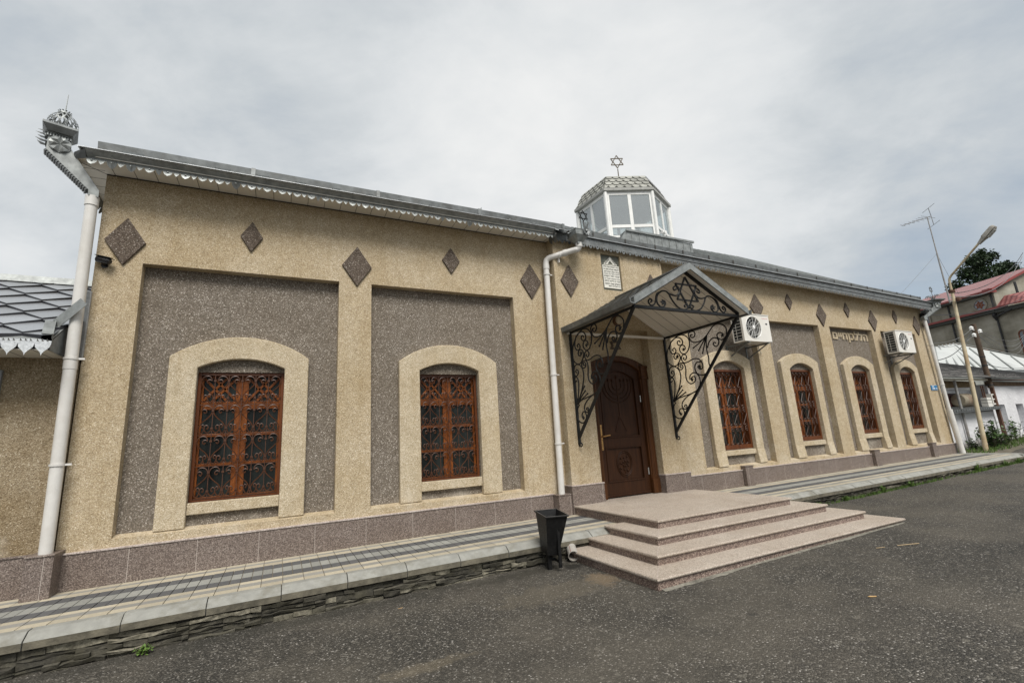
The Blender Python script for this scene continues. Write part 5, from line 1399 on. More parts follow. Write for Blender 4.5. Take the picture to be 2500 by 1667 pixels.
mb.hexa([(VX, -.1, rz(-.1)), (-2.46, .12, rz(.12)), (-2.46, RY, rz(RY)), (VX, RY, rz(RY)), (VX, -.1, rz(-.1) + .014), (-2.46, .12, rz(.12) + .014), (-2.46, RY, rz(RY) + .014), (VX, RY, rz(RY) + .014)])
mb.hexa([(-10, RY, rz(RY)), (-2.46, RY, rz(RY)), (-2.46, 5, 3.3), (-10, 5, 3.3), (-10, RY, rz(RY) + .015), (-2.46, RY, rz(RY) + .015), (-2.46, 5, 3.315), (-10, 5, 3.315)])
rfa = mb.build('roof', M['galv'], AX)
# big diamond shingles, each a slightly lifted folded plate
mb = MB(); mb.c = []
ln_ = math.hypot(1, S_); dw, dh = .54, .52
def RP(u, v, l): return (u, EY + v / ln_, EZA + S_ * v / ln_ + .016 + l)
rows = int((RY - EY) * ln_ / (dh / 2)) + 1
for r in range(rows + 1):
    vc = r * dh / 2 + .10
    for c in range(20):
        uc = VX - .02 - c * dw - (dw / 2 if r % 2 else 0)
        if uc < -9.8: continue
        pts = [(uc, vc - dh / 2), (uc + dw / 2, vc), (uc, vc + dh / 2), (uc - dw / 2, vc)]
        lim = (RY - EY) * ln_ - .02
        umax = VX if vc < .55 else -2.47
        L4 = [(min(u, umax), min(max(v, .0), lim)) for u, v in pts]
        if max(p[0] for p in L4) - min(p[0] for p in L4) < .02 or max(p[1] for p in L4) - min(p[1] for p in L4) < .02: continue
        k = rnd.uniform(.85, 1.1)
        lifts = [.055, .036, .004, .036]
        V = [RP(u, v, l + rnd.uniform(0, .003)) for (u, v), l in zip(L4, lifts)]
        Bm = [RP(u, v, .001) for u, v in L4]
        n0 = len(mb.f)
        mb.add(V + Bm, [(0, 1, 2, 3), (0, 4, 5, 1), (3, 7, 4, 0)])
        colr = (.54 * k, .555 * k, .575 * k)
        mb.c += [colr, (.05, .05, .055), (.05, .05, .055)]
mb.build('shingles', M['tile_metal'], rfa)
mb = MB()
mb.hexa([(-10, RY - .12, rz(RY) - .02), (-2.47, RY - .12, rz(RY) - .02), (-2.47, RY + .12, rz(RY) - .02), (-10, RY + .12, rz(RY) - .02), (-10, RY - .06, rz(RY) + .10), (-2.47, RY - .06, rz(RY) + .10), (-2.47, RY + .06, rz(RY) + .10), (-10, RY + .06, rz(RY) + .10)])
mb.build('ridge_cap', M['galv'], rfa)
mb = MB(); mb.add([(VX, EY, EZA - .02), (VX, EY + .03, 3.23), (VX, .0, 3.23), (VX, 0, rz(0))], [(0, 1, 2, 3)]); mb.build('gable_closure', M['galv_dark'], rfa)
# verge trim: along the roof edge, then across in front of the drainpipe to the wall
mb = MB()
P = [Vector((VX + .02, EY - .01, EZA)), Vector((VX - .09, -.22, rz(-.22) + .06)), Vector((-2.40, -.345, 3.93))]
mb.hexa([P[0] + Vector(q) for q in ((-.10, 0, .02), (0, 0, .0), (0, .0, .0), (-.10, 0, .02))] + [P[0] + Vector(q) for q in ((-.10, 0, .06), (0, 0, .07), (0, 0, .075), (-.10, 0, .065))])
mb.bar(P[0] + Vector((0, 0, .03)), P[1], .012, .13, (0, 0, 1)); mb.bar(P[0] + Vector((-.05, 0, .085)), P[1] + Vector((-.05, 0, .05)), .10, .012)
mb.bar(P[1] + Vector((0, -.012, 0)), P[2], .008, .125, (0, 0, 1))
mb.build('verge_trim', M['galv'], rfa)
mb = MB(); mb.box(-2.56, -2.435, -.018, -.004, 3.21, 4.17); mb.box(-2.447, -2.432, -.03, -.004, 3.21, 4.17); mb.build('wall_flashing', M['galv_new'], AX)
mb = MB(); mb.box(-10, -2.62, EY + .03, .011, 3.23, 3.245); sfa = mb.build('soffit', M['soffit'], AX)
mb = MB()
for i in range(24): x = -2.75 - i * .26; mb.bar((x, EY + .03, 3.2285), (x, .01, 3.2285), .006, .002)
mb.build('board_joint', M['groove'], sfa)
# pierced fringe with ogee lobes
mb = MB(); per = .150; yv = EY - .012
for i in range(46):
    x1 = VX + .02 - i * per; x0 = x1 - per
    out = [(0, 0), (.06, -.045), (.2, -.072), (.36, -.10), (.46, -.125), (.5, -.155), (.54, -.125), (.64, -.10), (.8, -.072), (.94, -.045), (1, 0)]
    n = len(out)
    mb.add([(x0 + u * per, yv - .10 * (-v), EZA - .035 + v) for u, v in out] + [(x0 + u * per, yv, EZA - .03) for u, v in out], [(q, q + 1, n + q + 1, n + q) for q in range(n - 1)])
    mb.quad((x0, yv, EZA - .03), (x1, yv, EZA - .03), (x1, yv + .004, EZA + .02), (x0, yv + .004, EZA + .02))
    for u in (.2, .5, .8): mb.add([(x0 + u * per - .012, yv - .012, EZA - .01), (x0 + u * per + .012, yv - .012, EZA - .01), (x0 + u * per, yv - .04, EZA + .022)], [(0, 1, 2)])
mb.build('fringe', M['galv_new'], rfa)
mb = MB()
for x0, x1, z0, z1 in ((-4.6, -3.19, 1.3, 1.38), (-4.6, -3.19, 2.97, 3.06), (-3.27, -3.19, 1.38, 2.97), (-4.6, -4.52, 1.38, 2.97)): mb.box(x0, x1, -.03, .02, z0, z1)
aw = mb.build('window', M['annex_frame'], AX)
mb = MB(); mb.box(-4.52, -3.27, -.012, -.004, 1.38, 2.97); mb.build('glass', M['annex_frame'], aw)

# ------------------------------------------------------------------ far right: neighbouring houses
WU = Vector((1, .0703, 0)).normalized(); WN = Vector((.0703, -1, 0)).normalized()
W0 = Vector((25.28, 1.135, 0))
def WP(x, o, z):
    """point on the street front of the white house: x along the world, o metres behind the front"""
    return Vector((x, 1.135 + .0703 * (x - 25.28) + o, z))
H = thing('whitewashed_house', 'whitewashed house with two deep blue-edged niches and an old slate roof, beyond the prayer house', 'house', WP(31, 3, .4))
mb = MB()
nx = [(29.45, 30.75), (32.4, 33.55), (35.2, 36.4)]
cx = [22.3] + [v for p in nx for v in p] + [44]
for i in range(len(cx) - 1):
    hole = i % 2 == 1
    zz_ = [.1, .66, 2.1, 3.05]
    for j in range(3):
        if hole and j == 1: continue
        if i == 0 and j == 2: continue
        zt_ = zz_[j + 1]
        if i == 0 and j == 1:
            mb.quad(WP(cx[0], 0, .66), WP(29.0, 0, .66), WP(29.0, 0, 1.82), WP(cx[0], 0, 1.82)); mb.quad(WP(29.0, 0, .66), WP(cx[1], 0, .66), WP(cx[1], 0, 3.05), WP(29.0, 0, 3.05)); continue
        mb.quad(WP(cx[i], 0, zz_[j]), WP(cx[i + 1], 0, zz_[j]), WP(cx[i + 1], 0, zt_), WP(cx[i], 0, zt_))
for a, b in nx:
    for p, q in (((a, .66), (a, 2.1)), ((b, .66), (b, 2.1)), ((a, 2.1), (b, 2.1)), ((a, .66), (b, .66))):
        mb.quad(WP(p[0], 0, p[1]), WP(q[0], 0, q[1]), WP(q[0], .28, q[1]), WP(p[0], .28, p[1]))
    mb.quad(WP(a, .28, .66), WP(b, .28, .66), WP(b, .28, 2.1), WP(a, .28, 2.1))
mb.quad(WP(29.0, 0, 1.82), WP(29.0, .6, 1.82), WP(29.0, .6, 3.05), WP(29.0, 0, 3.05))
mb.quad(WP(22.3, .55, 1.82), WP(29.0, .55, 1.82), WP(29.0, .55, 2.86), WP(22.3, .55, 2.86))
mb.quad(WP(44, 0, .1), WP(44, 6, .1), WP(44, 6, 3.05), WP(44, 0, 3.05))
mb.build('wall', M['lime'], H)
for a, b in nx:
    mb = MB(); mb.hexa([WP(a + .0, .05, .66), WP(a + .1, .05, .66), WP(a + .1, .27, .66), WP(a + .0, .27, .66), WP(a, .05, 2.09), WP(a + .1, .05, 2.09), WP(a + .1, .27, 2.09), WP(a, .27, 2.09)]); mb.build('niche_frame', M['blue_frame'], H)
mb = MB()
mb.hexa([WP(22.3, -.32, 1.80), WP(28.9, -.32, 1.90), WP(28.9, .6, 1.93), WP(22.3, .6, 1.83), WP(22.3, -.32, 1.86), WP(28.9, -.32, 1.96), WP(28.9, .6, 2.06), WP(22.3, .6, 1.96)])
for i in range(24):
    x = 22.4 + i * .27; mb.hexa([WP(x, -.36, 1.87 + .0148 * (x - 22.3)), WP(x + .2, -.36, 1.87 + .0148 * (x - 22.3)), WP(x + .2, .5, 1.99 + .0148 * (x - 22.3)), WP(x, .5, 1.99 + .0148 * (x - 22.3)), WP(x, -.36, 1.92 + .0148 * (x - 22.3)), WP(x + .2, -.36, 1.92 + .0148 * (x - 22.3)), WP(x + .2, .5, 2.05 + .0148 * (x - 22.3)), WP(x, .5, 2.05 + .0148 * (x - 22.3))])
mb.build('tiled_ledge', M['galv_dark'], H)
mb = MB(); mb.hexa([WP(22.3, .50, 2.86), WP(29.2, .40, 2.93), WP(29.2, .7, 2.93), WP(22.3, .7, 2.86), WP(22.3, .50, 3.25), WP(29.2, .40, 3.22), WP(29.2, .7, 3.22), WP(22.3, .7, 3.25)]); mb.build('frieze', M['ochre'], H)
mb = MB(); mb.hexa([WP(22.3, .46, 2.78), WP(28.9, .40, 2.90), WP(28.9, .56, 2.90), WP(22.3, .56, 2.78), WP(22.3, .46, 2.84), WP(28.9, .40, 2.96), WP(28.9, .56, 2.96), WP(22.3, .56, 2.84)]); mb.build('ledge_beam', M['lime'], H)
mb = MB(); mb.hexa([WP(29.0, -.05, 2.96), WP(44, -.05, 3.08), WP(44, .05, 3.08), WP(29.0, .05, 2.96), WP(29.0, -.05, 3.16), WP(44, -.05, 3.28), WP(44, .05, 3.28), WP(29.0, .05, 3.16)]); mb.build('eaves_board', M['old_wood'], H)
mb = MB(); mb.quad(WP(25.3, .535, 2.06), WP(27.6, .535, 2.06), WP(27.6, .535, 2.68), WP(25.3, .535, 2.68)); mb.build('opening', M['dark_void'], H)
mb = MB(); mb.quad(WP(25.5, .52, 2.06), WP(26.6, .52, 2.06), WP(26.6, .52, 2.66), WP(25.5, .52, 2.66)); mb.build('shutter', M['door_red'], H)
# slate roof of rough courses
mb = MB(); mb.c = []
rows = 12
for r in range(rows):
    t0, t1 = r / rows, (r + 1) / rows
    lo = lambda x, t: WP(x, -.42 + t * 2.3, 3.22 + .012 * (x - 24) + t * (1.16 - .030 * (x - 28.7) if x < 46 else .6))
    x = 21.8
    while x < 44:
        w = rnd.uniform(.18, .5); k = rnd.uniform(.55, 1.6) * (1.7 if rnd.random() < .12 else 1)
        l0 = .035 + rnd.uniform(0, .02)
        a, b, c, d = lo(x, t0), lo(x + w, t0), lo(x + w, t1), lo(x, t1)
        up = Vector((0, 0, l0))
        mb.add([a + up, b + up, c + Vector((0, 0, .012)), d + Vector((0, 0, .012)), a, b], [(0, 1, 2, 3), (0, 4, 5, 1)])
        mb.c += [(.115 * k, .108 * k, .10 * k), (.02, .02, .02)]
        x += w
mb.build('slate_roof', M['slate'], H)
# meter boxes, tank, gas pipe
t = thing('meter_box', 'white meter box on the whitewashed wall above the tiled ledge', 'meter box', WP(28.0, -.1, 2.1), 0, 'meter boxes on the whitewashed wall')
mb = MB()
for z0, z1 in ((1.98, 2.18), (2.2, 2.3), (2.33, 2.42)): mb.hexa([WP(27.75, -.22, z0), WP(28.3, -.22, z0), WP(28.3, 0, z0), WP(27.75, 0, z0), WP(27.75, -.22, z1), WP(28.3, -.22, z1), WP(28.3, 0, z1), WP(27.75, 0, z1)])
mb.build('casing', M['ac_white'], t)
mb = MB(); mb.tube([WP(27.85, -.1, 2.4), WP(27.75, -.12, 2.95)], .025, 5); mb.tube([WP(28.1, -.1, 2.4), WP(28.0, -.12, 2.95)], .025, 5); mb.build('conduit', M['rust'], t)
t = thing('meter_box', 'open white meter box to the right of another, by the wooden pole', 'meter box', WP(28.75, -.1, 2.1), 0, 'meter boxes on the whitewashed wall')
mb = MB()
for (x0, x1, z0, z1) in ((28.5, 28.62, 2.1, 2.58), (28.62, 28.95, 2.1, 2.16), (28.62, 28.95, 2.32, 2.37), (28.62, 28.95, 2.53, 2.58)): mb.hexa([WP(x0, -.2, z0), WP(x1, -.2, z0), WP(x1, .0, z0), WP(x0, .0, z0), WP(x0, -.2, z1), WP(x1, -.2, z1), WP(x1, .0, z1), WP(x0, .0, z1)])
mb.build('casing', M['ac_white'], t)
mb = MB(); mb.quad(WP(28.62, -.02, 2.16), WP(28.95, -.02, 2.16), WP(28.95, -.02, 2.53), WP(28.62, -.02, 2.53)); mb.build('recess', M['rust'], t)
t = thing('rusty_tank', 'rusty pale tank lying in the dark opening behind the lamp post', 'tank', WP(26.9, .3, 2.07))
mb = MB(); q = WP(26.1, .28, 2.36); d = WU
mb.tube([q - d * .0, q + d * .05, q + d * 1.2, q + d * 1.25], [.24, .29, .29, .24], 16); mb.build('shell', plain('rusty pale paint', (.30, .26, .19), .75, .1, .25, 3, .2, 20, dirt=(.13, .06, .03), dirt_amt=.8, dscale=1.8), t, smooth=True)
mb = MB(); mb.bar(WP(26.2, .3, 2.02), WP(27.3, .3, 2.03), .3, .08); mb.build('cradle', M['rust'], t)
t = thing('gas_pipe', 'cream gas pipe crossing high above the ledge on a grey steel post', 'pipe', (24.96, 1.0, .33))
mb = MB(); mb.tube([(20.9, .78, 3.16), (24.9, 1.0, 3.185), (29.15, 1.25, 3.23)], .038, 8); mb.tube([WP(29.15, -.15, 3.23), WP(33, -.4, 3.24), WP(40, -.45, 3.55)], .03, 6, mi=1); mb.build('pipe', [M['gas_pipe'], M['rust']], t, smooth=True)
mb = MB(); mb.tube([(24.95, 1.02, .25), (24.95, 1.02, 3.14)], .05, 10); mb.tube([(24.95, 1.02, 3.1), (24.95, 1.02, 3.15)], .062, 10); mb.build('post', M['grey_pole'], t, smooth=True)

# white sheet-metal hipped roof
H2 = thing('white_roofed_house', 'house with a white seamed sheet-metal hipped roof behind the slate roof', 'house', (42, 9, .5))
TL, AP, HE = Vector((44.9, 9.01, 6.91)), Vector((49.82, 9.36, 7.48)), Vector((61.0, 6.2, 5.12))
BL, BR = Vector((31.5, 4.15, 4.50)), Vector((40.3, 4.79, 4.36))
BRR = Vector((58.5, 5.9, 4.98))
mb = MB()
mb.add([BL, BR, BRR, HE, AP, TL], [(0, 1, 4, 5), (1, 2, 4), (2, 3, 4)])
mb.add([TL, AP, Vector((60, 20, 6.0)), Vector((40, 18, 5.5)), HE], [(0, 1, 2, 3), (1, 4, 2)])
mb.add([BL, TL, Vector((40, 18, 5.5))], [(0, 1, 2)])
rw = mb.build('roof', M['white_roof'], H2)
mb = MB(); up = Vector((0, -.03, .05))
for k in range(6):
    t_ = (k + .6) / 6; a = BL.lerp(BR, t_); b = TL.lerp(AP, t_ * .98)
    mb.bar(a + up, b + up, .07, .07)
for k in range(5):
    t_ = (k + .5) / 5.5; a = BR.lerp(BRR, t_); b = AP.lerp(HE, t_); mb.bar(a + up, a.lerp(b, .86) + up, .06, .06)
for k in range(5): mb.bar(AP + Vector((0, -.1, -.16 * k + .05)), HE + Vector((0, -.1, -.10 * k + .12)), .06, .05)
mb.build('roof_seam', M['seam'], rw)
mb = MB(); mb.bar(BR + Vector((0, -.1, -.12)), BRR + Vector((0, -.1, -.12)), .14, .2); mb.build('gutter', M['galv_dark'], H2)
mb = MB(); mb.bar(BR + Vector((0, -.16, -.26)), BRR + Vector((0, -.16, -.26)), .06, .05); mb.build('fascia', M['white_frame'], H2)
mb = MB(); a, b = BL + Vector((1.5, .5, -.3)), BRR + Vector((0, .5, -.1))
mb.hexa([(a.x, a.y, .3), (b.x, b.y, .5), (b.x, b.y + 10, .5), (a.x, a.y + 12, .3), (a.x, a.y, a.z), (b.x, b.y, b.z), (b.x, b.y + 10, b.z), (a.x, a.y + 12, a.z)]); mb.build('wall', M['grey_wall'], H2)
# dark open barn behind
H3 = thing('timber_barn', 'dark open timber barn with a low roof and a brick post, below the church wall', 'barn', (66, 12.5, .6))
def WQ(u, v, o):  # fixed points worked out once for the barn front
    return None
bp = [Vector((54.4, 12.3, 7.40)), Vector((57.5, 12.5, 8.35)), Vector((71.5, 13.5, 8.20)), Vector((71.5, 13.5, 6.3)), Vector((54.4, 12.3, 6.3))]
mb = MB(); mb.hexa([(54.0, 12.9, .6), (72, 14.2, .6), (72, 15.0, .6), (54, 14, .6), (54.0, 12.9, 7.3), (72, 14.2, 8.0), (72, 15, 8.0), (54, 14, 7.3)]); mb.build('wall', M['dark_void'], H3)
mb = MB(); mb.bar(bp[0], bp[1], .9, .14); mb.bar(bp[1], bp[2], .9, .16); mb.build('roof', M['slate'] if False else M['wood_pole'], H3)
mb = MB()
for x, z in ((58.5, 8.0), (61, 8.0), (70, 7.8)): mb.bar((x, 12.75 + (x - 58) * .07, .6), (x, 12.75 + (x - 58) * .07, z), .2, .2, (0, 1, 0))
mb.build('timber', M['old_wood'], H3)
mb = MB(); mb.box(65.4, 66.3, 12.6, 13.4, .6, 8.15); mb.build('brick_post', M['brick'], H3)

# ------------------------------------------------------------------ grey church with red roofs
P0 = Vector((76.41, 15.32, 0)); UU = Vector((.317, .948, 0)); IN = Vector((.948, -.317, 0))
def CP(s, d, z): return P0 + UU * s + IN * d + Vector((0, 0, z))
K = thing('grey_church', 'tall church with blotchy grey walls, red metal roofs and a round window', 'church', CP(4, 6, .8))
def roof_mesh(name, quads, parent):
    """quads given eave-eave-ridge-ridge; stores run/rise coordinates for the tile pattern"""
    me = bpy.data.meshes.new(name); vs = []; fs = []; uv = []
    for q in quads:
        b = len(vs); vs += [tuple(p) for p in q]; fs.append(tuple(range(b, b + len(q))))
        o, e = Vector(q[0]), (Vector(q[1]) - Vector(q[0])).normalized()
        for p in q:
            r = Vector(p) - o; u = r.dot(e); uv.append((u, (r - e * u).length, 0))
    me.from_pydata(vs, [], fs); me.materials.append(M['red_roof'])
    at = me.attributes.new('roofco', 'FLOAT_VECTOR', 'POINT')
    for k, c in enumerate(uv): at.data[k].vector = c
    o = bpy.data.objects.new(name, me); COL.objects.link(o); o.parent = parent
    if parent.type == 'EMPTY': o.matrix_parent_inverse = Matrix.Translation(-Vector(parent.location))
    return o
SG, SF = -1.65, 22.0
mb = MB()
mb.quad(CP(SG, 0, .5), CP(SF, 0, .5), CP(SF, 0, 16.0), CP(SG, 0, 16.0))
mb.add([CP(SG, 0, .5), CP(SG, 0, 15.75), CP(SG, 6.75, 18.9), CP(SG, 13.5, 15.75), CP(SG, 13.5, .5)], [(0, 1, 2, 3, 4)])
mb.quad(CP(SF, 0, .5), CP(SF, 13.5, .5), CP(SF, 13.5, 15.7), CP(SF, 0, 15.7))
# lower wing in the same plane
mb.quad(CP(SG - 7, -.02, .5), CP(SG, -.02, .5), CP(SG, -.02, 13.6), CP(SG - 7, -.02, 13.6)); mb.quad(CP(SG - 7, -.02, .5), CP(SG - 7, 8, .5), CP(SG - 7, 8, 13.6), CP(SG - 7, -.02, 13.6))
mb.build('wall', M['church'], K)
roof_mesh('roof', [(CP(SG - .45, -.75, 16.0), CP(SF, -.75, 16.0), CP(SF, 6.75, 19.05), CP(SG - .45, 6.75, 19.05)), (CP(SG - .45, 14.2, 16.0), CP(SF, 14.2, 16.0), CP(SF, 6.75, 19.05), CP(SG - .45, 6.75, 19.05))], K)
roof_mesh('wing_roof', [(CP(SG - 2.2, -.75, 13.75), CP(SG - .3, -.6, 13.85), CP(SG - .9, .1, 15.0)), (CP(SG - 5.2, -.75, 13.55), CP(SG - 2.2, -.75, 13.70), CP(SG - .9, .1, 15.0), CP(SG - 3.0, 1.2, 15.1)), (CP(SG - 9, -.75, 13.4), CP(SG - 5.2, -.75, 13.55), CP(SG - 3.0, 1.2, 15.1), CP(SG - 9, 1.2, 15.2))], K)
mb = MB()
mb.bar(CP(SG - .45, -.76, 15.93), CP(SF, -.76, 15.93), .12, .22); mb.bar(CP(SG - .46, -.75, 15.95), CP(SG - .46, 6.75, 19.0), .12, .25); mb.bar(CP(SG - .46, 14.2, 15.95), CP(SG - .46, 6.75, 19.0), .12, .25)
mb.bar(CP(SG - 1.2, -.45, 13.72), CP(SF, -.45, 13.72), .5, .26); mb.bar(CP(SG - 9, -.78, 13.42), CP(SG - .5, -.78, 13.78), .1, .14)
mb.box(0, 0, 0, 0, 0, 0) if False else None
mb.bar(CP(SG - .35, -.4, 15.9), CP(SG + .5, -.4, 15.9), .9, .5)
mb.build('red_trim', M['red_trim'], K)
mb = MB(); mb.bar(CP(SG, -.38, 15.72), CP(SF, -.38, 15.72), .72, .3); mb.bar(CP(SG, -.3, 13.42), CP(SF, -.3, 13.42), .55, .36); mb.bar(CP(SG - 9, -.3, 13.1), CP(SG, -.3, 13.42), .5, .5); mb.build('eaves_soffit', M['dark_soffit'], K)
rm = MB(); RC = (0, 14.63); n = 28
ringp = lambda r: [CP(r * math.cos(2 * PI * k / n), -.0, RC[1] + r * math.sin(2 * PI * k / n)) for k in range(n)]
A_, B_ = ringp(.80), ringp(.62)
oo = IN * -.12
for k in range(n):
    j = (k + 1) % n; rm.quad(A_[k] + oo, A_[j] + oo, B_[j] + oo, B_[k] + oo); rm.quad(A_[k] + oo, A_[j] + oo, A_[j], A_[k]); rm.quad(B_[k] + oo, B_[j] + oo, B_[j], B_[k])
rwin = rm.build('round_window', M['church'], K)
mb = MB(); mb.add([p - IN * .03 for p in ringp(.63)], [tuple(range(n))]); mb.build('glass', plain('pale blue glass', (.20, .22, .25), .15), rwin)
mb = MB()
for k in range(6):
    a = 2 * PI * k / 6 + .3; mb.bar(CP(0, -.06, RC[1]), CP(.5 * math.cos(a), -.06, RC[1] + .5 * math.sin(a)), .12, .06, IN)
    mb.bar(CP(.36 * math.cos(a), -.06, RC[1] + .36 * math.sin(a)), CP(.36 * math.cos(a + 1.05), -.06, RC[1] + .36 * math.sin(a + 1.05)), .09, .06, IN)
mb.build('tracery', M['brick'], rwin)
def arched(s, z0, z1, w, name):
    A_ = [(s - w / 2 - .18, z0)] + arc(s - w / 2 - .18, s + w / 2 + .18, z1 - .55, z1, 10) + [(s + w / 2 + .18, z0)]
    I_ = [(s - w / 2, z0)] + arc(s - w / 2, s + w / 2, z1 - .6, z1 - .2, 10) + [(s + w / 2, z0)]
    F = lambda u, v, d: CP(u, -.03 - d, v)
    mb = MB(); mb.strip(A_, I_, F, .12, -.02); o = mb.build(name, M['church'], K)
    mb = MB(); mb.prism(I_, F, .0, -.05); mb.build('glass', plain('blue grey glass', (.12, .14, .17), .15), o)
    mb = MB(); mb.strip([(s + (u - s) * .999, v) for u, v in I_], [(s + (u - s) * .82, z0 + (v - z0) * .96) for u, v in I_], F, .06, -.02)
    mb.bar(CP(s, -.05, z0), CP(s, -.05, z1 - .3), .06, .05, IN); mb.build('frame', M['brick'], o)
arched(6.55, 13.95, 16.0 - .45, .8, 'arched_window'); arched(-3.4, 8.0, 10.9, .95, 'arched_window')
mb = MB()
for s, z0, z1 in ((-1.4, .6, 15.5), (3.5, .6, 13.3), (3.5, 13.9, 15.5)): mb.tube([CP(s, -.14, z0), CP(s, -.14, z1)], .10, 8)
mb.tube([CP(-1.4, -.2, 13.4), CP(-1.4, -.5, 12.9), CP(-1.4, -.15, 12.4)], .16, 8); mb.tube([CP(-1.45, -.3, 12.75), CP(-3.3, -.5, 13.2)], .12, 6)
mb.tube([CP(-4.0, -.1, 14.9), CP(-4.0, -.1, 16.2)], .12, 8)
mb.build('rain_pipe', M['cable'], K)

# ------------------------------------------------------------------ tree behind the church
T = thing('broad_tree', 'dark leafy broad-crowned tree rising behind the red church roof', 'tree', (113, 25, .5))
TC = Vector((113.3, 25.2, 0))
mb = MB()
mb.tube(smooth_pts([TC + Vector((0, 0, .5)), TC + Vector((.3, .1, 9)), TC + Vector((0, 0, 17)), TC + Vector((.4, .2, 23))], 4), [.9 - .055 * k for k in range(13)], 10)
blobs = []
vx = Vector((.895, -.446, 0))         # sideways direction of the crown
for a, z, r in ((-3.9, 24.6, 1.5), (-3.2, 26.6, 1.35), (-2.2, 24.2, 2.2), (-1.9, 28.7, 1.6), (-1.2, 26.8, 2.2), (.2, 29.2, 1.5), (.7, 25.8, 2.5), (1.6, 29.4, 1.45), (1.7, 27.6, 1.9), (3.0, 26.2, 2.0), (4.3, 25.4, 1.9), (5.0, 27.6, 1.3), (5.6, 24.8, 1.7), (6.6, 24.6, 1.3), (2.4, 23.4, 2.4), (-.4, 22.6, 2.6), (-3.0, 22.3, 1.8), (4.5, 22.5, 2.2), (5.4, 28.0, .9), (-.3, 30.1, .8)):
    blobs.append((TC + vx * a + Vector((0, rnd.uniform(-2, 2), z)), r))
for c, r in blobs[::2]:
    mb.tube(smooth_pts([TC + Vector((.2, .1, 17)), (TC + Vector((0, 0, 21)) + c) / 2, c], 3), [.3, .26, .22, .18, .14, .1, .06], 5)
mb.build('trunk', M['bark'], T, smooth=True)
mb = MB(); rr = random.Random(11)
for c, r in blobs:
    for q in range(int(300 * r)):
        th, ph = rr.uniform(0, 2 * PI), math.acos(rr.uniform(-1, 1)); rad = r * rr.random() ** .45 * rr.uniform(.75, 1.08)
        p = c + Vector((math.sin(ph) * math.cos(th), math.sin(ph) * math.sin(th), math.cos(ph) * .85)) * rad
        s = rr.uniform(.26, .5); d = Vector((rr.uniform(-1, 1), rr.uniform(-1, 1), rr.uniform(-1.0, .5))).normalized(); e = d.orthogonal().normalized(); e = Matrix.Rotation(rr.uniform(0, 6), 3, d) @ e
        g = d.cross(e)
        mb.add([p, p + d * s * .5 + e * s * .38, p + d * s * 1.1 + g * s * .15, p + d * s * .5 - e * s * .38], [(0, 1, 2, 3)])
mb.build('crown', M['leaf_dark'], T)

# ------------------------------------------------------------------ posts, wires, aerial
t = thing('street_lamp', 'leaning pale yellow lamp post with peeling paint and a long bent arm', 'street lamp', (23.78, .19, .3))
mb = MB(); mb.tube([(23.74, .19, .24), (24.49, .19, 6.70)], [.078, .056], 14); mb.build('post', M['pole_yellow'], t, smooth=True)
mb = MB(); mb.lathe((24.49, .19, 6.66), [(.10, 0), (.11, .03), (.11, .10), (.05, .12)], 12); mb.build('post_cap', M['rust'], t, smooth=True)
mb = MB(); mb.tube(smooth_pts([(24.50, .19, 6.7), (24.53, .19, 7.18), (24.53, .12, 7.34), (24.50, -.02, 7.46)], 5) + [Vector((24.42, -1.05, 8.36))], .042, 8); mb.build('arm', M['pole_yellow'], t, smooth=True)
mb = MB(); a = Vector((24.44, -.98, 8.30)); d = Vector((-.03, -1.03, .90)).normalized(); sx = Vector((1, 0, 0)); n_ = sx.cross(d).normalized()
if n_.z < 0: n_ = -n_
def lampsec(r, w, h0, h1): c = a + d * r; return [c - sx * w - n_ * h0, c + sx * w - n_ * h0, c + sx * w * .8 + n_ * h1, c - sx * w * .8 + n_ * h1]
secs = [lampsec(0, .06, .05, .04), lampsec(.24, .11, .07, .07), lampsec(.30, .14, .08, .09), lampsec(.70, .15, .08, .08), lampsec(.77, .12, .05, .05)]
for p, q in zip(secs, secs[1:]): mb.hexa(p + q)
mb.build('lamp_housing', M['lamp_grey'], t, bevel=.012)
mb = MB(); mb.hexa(lampsec(.33, .11, .13, -.08) + lampsec(.67, .11, .13, -.08)); mb.build('lamp_lens', plain('dull lamp lens', (.42, .42, .39), .25), t, bevel=.02)
mb = MB(); mb.bar((24.3, .02, 6.32), (24.62, .05, 6.36), .09, .09); mb.lathe((24.28, .0, 6.22), [(.05, 0), (.075, .05), (.075, .14), (.04, .18)], 10); mb.build('cable_bracket', M['rust'], t)
t = thing('utility_pole', 'dark wooden utility pole strapped to a rusty steel stub, with white insulators', 'utility pole', (28.91, 1.2, .4))
mb = MB(); mb.tube([(28.80, 1.2, 2.86), (28.77, 1.2, 5.83)], [.105, .095], 12); mb.build('pole', M['wood_pole'], t, smooth=True)
mb = MB(); mb.bar((28.93, 1.21, .3), (28.90, 1.21, 3.1), .15, .12, (0, 1, 0)); mb.build('stub', M['rust'], t)
mb = MB()
for z in (2.95, 3.85, 4.25): mb.lathe((28.79, 1.2, z), [(.11, 0), (.112, .03), (.11, .06)], 12)
mb.build('strap', M['cable'], t)
for x, z in ((28.33, 5.60), (29.14, 5.50), (28.42, 5.28)):
    mb = MB(); mb.lathe((x, 1.15, z - .08), [(.06, 0), (.085, .03), (.06, .07), (.085, .10), (.05, .16), (.02, .18)], 10); mb.bar((x, 1.17, z - .06), (28.77, 1.19, z - .08), .025, .025); mb.build('insulator', M['porcelain'], t, smooth=True)
t = thing('tv_aerial', 'thin television aerial on a tall mast clamped beside the lamp post top', 'aerial', (24.5, .3, 6.3))
AB = Vector((24.32, .28, 6.25)); AT = Vector((24.34, .28, 10.06))
mb = MB(); mb.tube([AB, Vector((24.33, .28, 8.4)), Vector((24.33, .28, 8.41)), AT], [.03, .03, .022, .02], 6)
